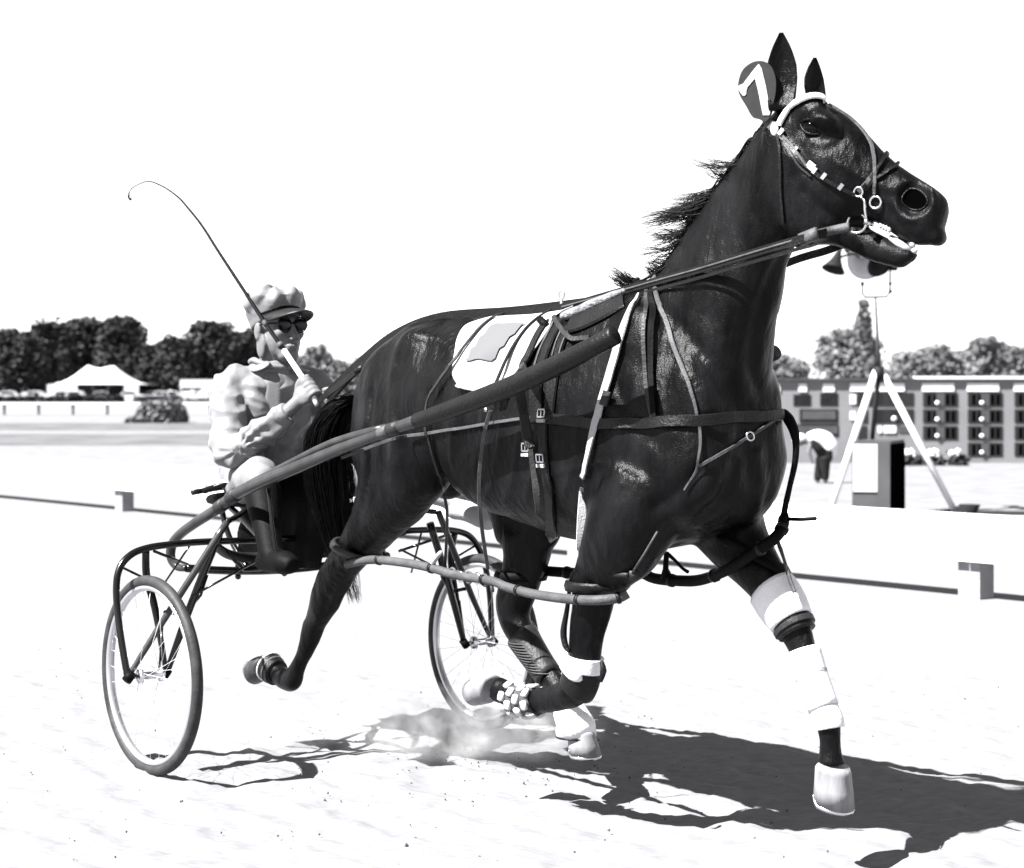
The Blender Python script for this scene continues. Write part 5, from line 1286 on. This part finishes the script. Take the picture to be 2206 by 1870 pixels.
# jacket
j_ = MB()
for s, l, z, a, w in []: pass
loft(j_, [ering(W(s, l, z), FWD*a, LAT*w, 26, .85) for s, l, z, a, w in [(-.43, 0, .945, .13, .17), (-.43, 0, .99, .14, .18), (-.425, 0, 1.08, .135, .17), (-.405, 0, 1.18, .14, .18), (-.395, 0, 1.27, .145, .19), (-.385, 0, 1.33, .12, .17), (-.375, 0, 1.38, .09, .12), (-.365, 0, 1.425, .07, .085)]])
for sd in (1, -1):
    T(j_, [(-.38, sd*.08, 1.34), SHO[sd], (SHO[sd][0]*.55+ELB[sd][0]*.45, SHO[sd][1]*.55+ELB[sd][1]*.45 + sd*.008, SHO[sd][2]*.55+ELB[sd][2]*.45), (ELB[sd][0], ELB[sd][1], ELB[sd][2]-.01), (ELB[sd][0]*.5+WRI[sd][0]*.5, ELB[sd][1]*.5+WRI[sd][1]*.5, ELB[sd][2]*.5+WRI[sd][2]*.5-.012), WRI[sd]], [.062, .068, .068, .064, .054, .038], 16, sm=3)
V, Fc, E = remesh(j_, .0065, 6, .5); Nn = vnormals(V, Fc)
for i in range(len(V)):
    p = Vector(V[i]); s, l, z = local(p); arm = min(1, max(0, (abs(l+0)-.14)/.06))
    el = Vector((s - ELB[-1][0], l - ELB[-1][1], z - ELB[-1][2])).length
    # folds fan out of the elbow and the armpit
    ang = math.atan2(z-1.10, s+.12)
    f1 = math.sin(ang*13 + noise.noise(p*5)*4)
    f2 = noise.noise(Vector((s*7 - z*3, l*7, z*20 + s*12)))
    f3 = math.sin((z*1.0+s*.55)*95 + noise.noise(p*7)*7); d = .010*(abs(f1)**.7*(1 if f1 > 0 else -1))*min(1, el*7)*max(0, 1-el*2.4) + .006*f3*max(0, noise.noise(p*4)+.35)*arm + .010*(abs(f2)*-2+.5) + .004*noise.noise(p*30)
    zz = math.sin(l*38 + noise.noise(p*5)*5)*.008*(1-arm)
    V[i] += Nn[i]*(d + zz)
V = nsmooth(V, E, 1, .4)
jk = mk(V, Fc).build('jacket', 'jacket', dv)
mb = MB(); col_ = []
for k in range(25):
    t = 2*pi*k/24; col_.append(W(-.362+.078*math.cos(t), .086*math.sin(t), 1.425 - .028*math.cos(t)*(math.cos(t) > 0) + .012*math.cos(t)*(math.cos(t) < 0)))
tube(mb, col_[:-1] + [col_[0]], [.012]*25, 10, asp=1.3); mb.build('collar', 'jacket', jk)
mb = MB(); ell(mb, W(-.325, -.085, 1.402), FWD*.055, LAT*.03+UP*.02, (UP*.03-LAT*.02)*.25, 16, 8); ell(mb, W(-.285, .06, 1.385), FWD*.04, LAT*.04, UP*.009, 14, 8); mb.build('collar_flap', 'jacket', jk)
for sd in (-1, 1):
    w0 = W(*WRI[sd]); e0 = W(*ELB[sd]); d = (w0-e0).normalized(); mb = MB(); tube(mb, [w0-d*.03, w0-d*.0, w0+d*.006], [.042, .040, .036], 16); mb.build('cuff', 'jacket', jk)
mb = MB(); w0 = W(*WRI[-1]); d = (w0-W(*ELB[-1])).normalized(); ball(mb, w0-d*.012 - LAT*.038 + UP*.012, .0055, 8, 6); mb.build('cuff_button', 'leather_mid', jk)
# trousers, boots
t_ = MB()
for sd in (1, -1):
    T(t_, [(-.43, sd*.08, .965), HIP[sd], ((HIP[sd][0]+KNE[sd][0])/2, (HIP[sd][1]+KNE[sd][1])/2, .985), KNE[sd], (KNE[sd][0]+.05, KNE[sd][1]+sd*.02, KNE[sd][2]-.055)], [.105, .105, .088, .066, .062], 16, sm=3)
T(t_, [(-.42, -.1, .97), (-.42, .1, .97)], [.12, .12], 16)
V, Fc, E = remesh(t_, .008, 6); Nn = vnormals(V, Fc)
for i in range(len(V)):
    p = Vector(V[i]); V[i] += Nn[i]*(.012*noise.noise(Vector((p.x*14, p.y*14, p.z*9))))
mk(V, Fc).build('trousers', 'trousers', dv)
for sd in (1, -1):
    k_ = Vector(KNE[sd]); a_ = Vector(ANK[sd]); d = (a_-k_).normalized(); Lg = (a_-k_).length; mb = MB(); dr = -.045 if sd > 0 else 0
    T(mb, [tuple(k_+d*.055), tuple(k_+d*Lg*.4), tuple(k_+d*Lg*.7), tuple(a_), tuple(a_+d*.03)], [.070, .062, .05, .042, .04], 16, sm=3)
    T(mb, [tuple(a_+Vector((-.05, 0, -.035))), tuple(a_+Vector((.03, 0, -.03))), tuple(a_+Vector((.11, sd*.01, -.03+dr*.5))), tuple(a_+Vector((.165, sd*.012, -.035+dr)))], [.036, .043, .042, .026], 14, sm=3, asp=1.1)
    V, Fc, E = remesh(mb, .008, 5); mk(V, Fc).build('boot', 'boot' if sd < 0 else 'pale_boot', dv, label='tall black boot' if sd < 0 else 'pale boot stretched out beyond the horse')
# cap
cp = MB(); rings = []
def capring(dz, a, w, tz, ds=0): 
    r = []
    for k in range(36):
        t = 2*pi*k/36; x = math.cos(t); y = math.sin(t)
        p = W(-.352+ds+a*x, w*y, 1.578 + dz + tz*x); r.append(p)
    return r
for dz, a, w, tz, ds in [(-.018, .104, .086, .036, 0), (.008, .110, .092, .034, -.004), (.028, .118, .1, .03, -.008), (.055, .128, .11, .022, -.012), (.082, .128, .11, .014, -.012), (.102, .112, .098, .008, -.01), (.116, .08, .07, .005, -.008), (.122, .04, .035, .002, -.006)]: rings.append(capring(dz, a, w, tz, ds))
loft(cp, rings)
V, Fc, E = remesh(cp, .0042, 3); Nn = vnormals(V, Fc)
for i in range(len(V)):
    p = Vector(V[i]); s, l, z = local(p); up = min(1, max(0, (z-1.60)/.03)); t = math.atan2(l, s+.352)
    V[i] += Nn[i]*up*(.011*noise.noise(Vector((t*1.9, z*16, 1))) + .0045*math.sin(t*8 + 3*noise.noise(p*14)) + .008*noise.noise(p*30))
V = nsmooth(V, E, 1, .4); cpo = mk(V, Fc).build('cap', 'cap', dv)
mb = MB(); V = []; n1, n2 = 22, 7
for j in range(n2+1):
    for i in range(n1+1):
        t = -1.25+2.5*i/n1; w = j/n2; x = math.cos(t); y = math.sin(t)
        s = -.352+.104*x + w*.115*max(.0, x)**.7; l = .090*y*(1 - .05*w); z = 1.594 + .022*x - .012*w*w - .022*y*y
        V.append(W(s, l, z))
Fc = [(j*(n1+1)+i, j*(n1+1)+i+1, (j+1)*(n1+1)+i+1, (j+1)*(n1+1)+i) for j in range(n2) for i in range(n1)]
o = mb.add(V, Fc).build('peak', 'jacket_dark', cpo); md = o.modifiers.new('t', 'SOLIDIFY'); md.thickness = .004
mb = MB(); pts = [W(-.352+.109*math.cos(t), .09*math.sin(t), 1.596+.024*math.cos(t)-.014*math.sin(t)**2+.006) for t in np.linspace(-1.3, 1.3, 17)]; tube(mb, pts, .005, 8); mb.build('peak_cord', 'boot', cpo)
mb = MB()
for k in range(7):
    t = -.9 + k*.3; q = W(-.352+.113*math.cos(t), .094*math.sin(t), 1.64+.02*math.cos(t)); ball(mb, q, .003, 6, 4)
# dark glasses
gl = MB()
for sd in (1, -1): ell(gl, W(-.232, sd*.036, 1.557), FWD*.006, LAT*.031, UP*.023, 18, 8)
gl.build('lens', 'glass', dv)
mb = MB()
for sd in (1, -1):
    torus(mb, W(-.231, sd*.034, 1.557), LAT, UP, FWD, .028, .0018, 22, 6); tube(mb, [W(-.235, sd*.06, 1.562), W(-.29, sd*.078, 1.562), W(-.335, sd*.083, 1.556)], .0028, 6)
tube(mb, [W(-.228, -.01, 1.562), W(-.224, 0, 1.565), W(-.228, .01, 1.562)], .0028, 6); mb.build('glasses_frame', 'boot', dv)
# hair below the cap
mb = MB(); E_(mb, (-.385, 0, 1.555), .07, .0785, .05); mb.build('hair', 'hair', dv)

# whip
WP = [(673, 850, -.1), (664, 833, -.1), (612, 755, -.105), (574, 701, -.11), (523, 622, -.12), (472, 544, -.13), (435, 486, -.135), (404, 447, -.14), (384, 425, -.14), (353, 403, -.145), (322, 391, -.15), (299, 397, -.15), (283, 407, -.15), (278, 417, -.15)]
wh = empty('whip', P(*WP[1]), 'long thin driving whip with a white grip curving over at the tip', 'whip')
wp = crom([P(*q) for q in WP], 8); RR = lerpl([.0105, .0105, .0105, .0068, .0064, .0054, .0046, .004, .0034, .0028, .0022, .0018, .0018, .0018], len(wp))
tail_p = wp[0] + (wp[0]-wp[6]).normalized()*.05
k0 = 16; mb = MB(); tube(mb, [tail_p] + wp[:k0+1], [.009] + list(RR[:k0+1]), 10); mb.build('grip', 'white_leather', wh)
mb = MB(); tube(mb, wp[k0:], list(np.minimum(RR[k0:], .0068)), 8); mb.build('stick', 'boot', wh)
for k in (24, 17): mb = MB(); tube(mb, [wp[k], wp[k+1]], RR[k]*1.15+.0012, 8); mb.build('ferrule', 'leather_pale', wh)
mb = MB(); tube(mb, [P(278, 414, -.15), P(277, 424, -.15), P(279, 430, -.15)], [.002, .0045, .002], 8); ball(mb, P(281, 429, -.15), .006, 8, 6); mb.build('tip_tassel', 'boot', wh)

# ================================================================== dust and crumbs kicked up by the hooves
rnd = random.Random(11)
def dustcloud(name, c, rx, ry, rz, dens, label, seed):
    mb = MB(); ell(mb, Vector(c), Vector((rx, 0, 0)), Vector((0, ry, 0)), Vector((0, 0, rz)), 20, 12)
    m = bpy.data.materials.new(name); m.use_nodes = True; nt = m.node_tree; N = nt.nodes; L = nt.links
    N.remove(N['Principled BSDF']); pv = N.new('ShaderNodeVolumePrincipled'); pv.inputs['Color'].default_value = (.95, .95, .96, 1); pv.inputs['Anisotropy'].default_value = .2
    tc = N.new('ShaderNodeTexCoord'); nz = N.new('ShaderNodeTexNoise'); nz.inputs['Scale'].default_value = 9; nz.inputs['Detail'].default_value = 9; nz.inputs['Roughness'].default_value = .62
    mp = N.new('ShaderNodeMapping'); mp.inputs['Location'].default_value = (seed, seed, 0); L.new(tc.outputs['Object'], mp.inputs[0]); L.new(mp.outputs[0], nz.inputs[0])
    # thins out to the edge of the puff
    vm = N.new('ShaderNodeMapping'); vm.inputs['Scale'].default_value = (1/rx, 1/ry, 1/rz); L.new(tc.outputs['Object'], vm.inputs[0])
    ln = N.new('ShaderNodeVectorMath'); ln.operation = 'LENGTH'; L.new(vm.outputs[0], ln.inputs[0])
    fr = N.new('ShaderNodeMapRange'); fr.inputs['From Min'].default_value = 1; fr.inputs['From Max'].default_value = .1; L.new(ln.outputs['Value'], fr.inputs[0])
    mr = N.new('ShaderNodeMapRange'); mr.inputs['From Min'].default_value = .45; mr.inputs['From Max'].default_value = .7; mr.inputs['To Max'].default_value = dens; L.new(nz.outputs[0], mr.inputs[0])
    mu = N.new('ShaderNodeMath'); mu.operation = 'MULTIPLY'; L.new(mr.outputs[0], mu.inputs[0]); L.new(fr.outputs[0], mu.inputs[1]); L.new(mu.outputs[0], pv.inputs['Density'])
    L.new(pv.outputs[0], N['Material Output'].inputs['Volume'])
    o = mb.build('dust_cloud', m, at0=c); tagk(o, label, 'dust', kind='stuff'); return o
g0 = ground(1010, 1625); dustcloud('dust', (g0.x, g0.y, .11), .55, .42, .15, 11, 'pale dust kicked up between the hooves over the shadow', 1.0)
g0 = ground(590, 1610); dustcloud('dust', (g0.x, g0.y, .09), .36, .2, .12, 7, 'faint dust puff behind the lifted hind hoof', 5.0)
V = []; Fc = []
for i in range(420):
    if rnd.random() < .5: u = rnd.gauss(1000, 220); v = rnd.gauss(1640, 50)
    else: u = rnd.uniform(0, 2206); v = rnd.uniform(1330, 1860)
    if v < 1300: continue
    c = ground(u, v); s = rnd.uniform(.0015, .0045)*(1.5 if rnd.random() < .08 else 1); c.z = s*.6 + (.012 if abs(c.x) < 3 else 0)*noise.noise(c*5)
    k = len(V)
    for d in ((1, 0, 0), (-1, 0, 0), (0, 1, 0), (0, -1, 0), (0, 0, 1), (0, 0, -1)): V.append(c + Vector(d)*s*rnd.uniform(.7, 1.4))
    for a, b, e in ((0, 2, 4), (2, 1, 4), (1, 3, 4), (3, 0, 4), (2, 0, 5), (1, 2, 5), (3, 1, 5), (0, 3, 5)): Fc.append((k+a, k+b, k+e))
tagk(MB().add(V, Fc).build('dirt_crumbs', 'leather_pale', smooth=False), 'dark crumbs of dirt scattered over the track', 'dirt', kind='stuff')
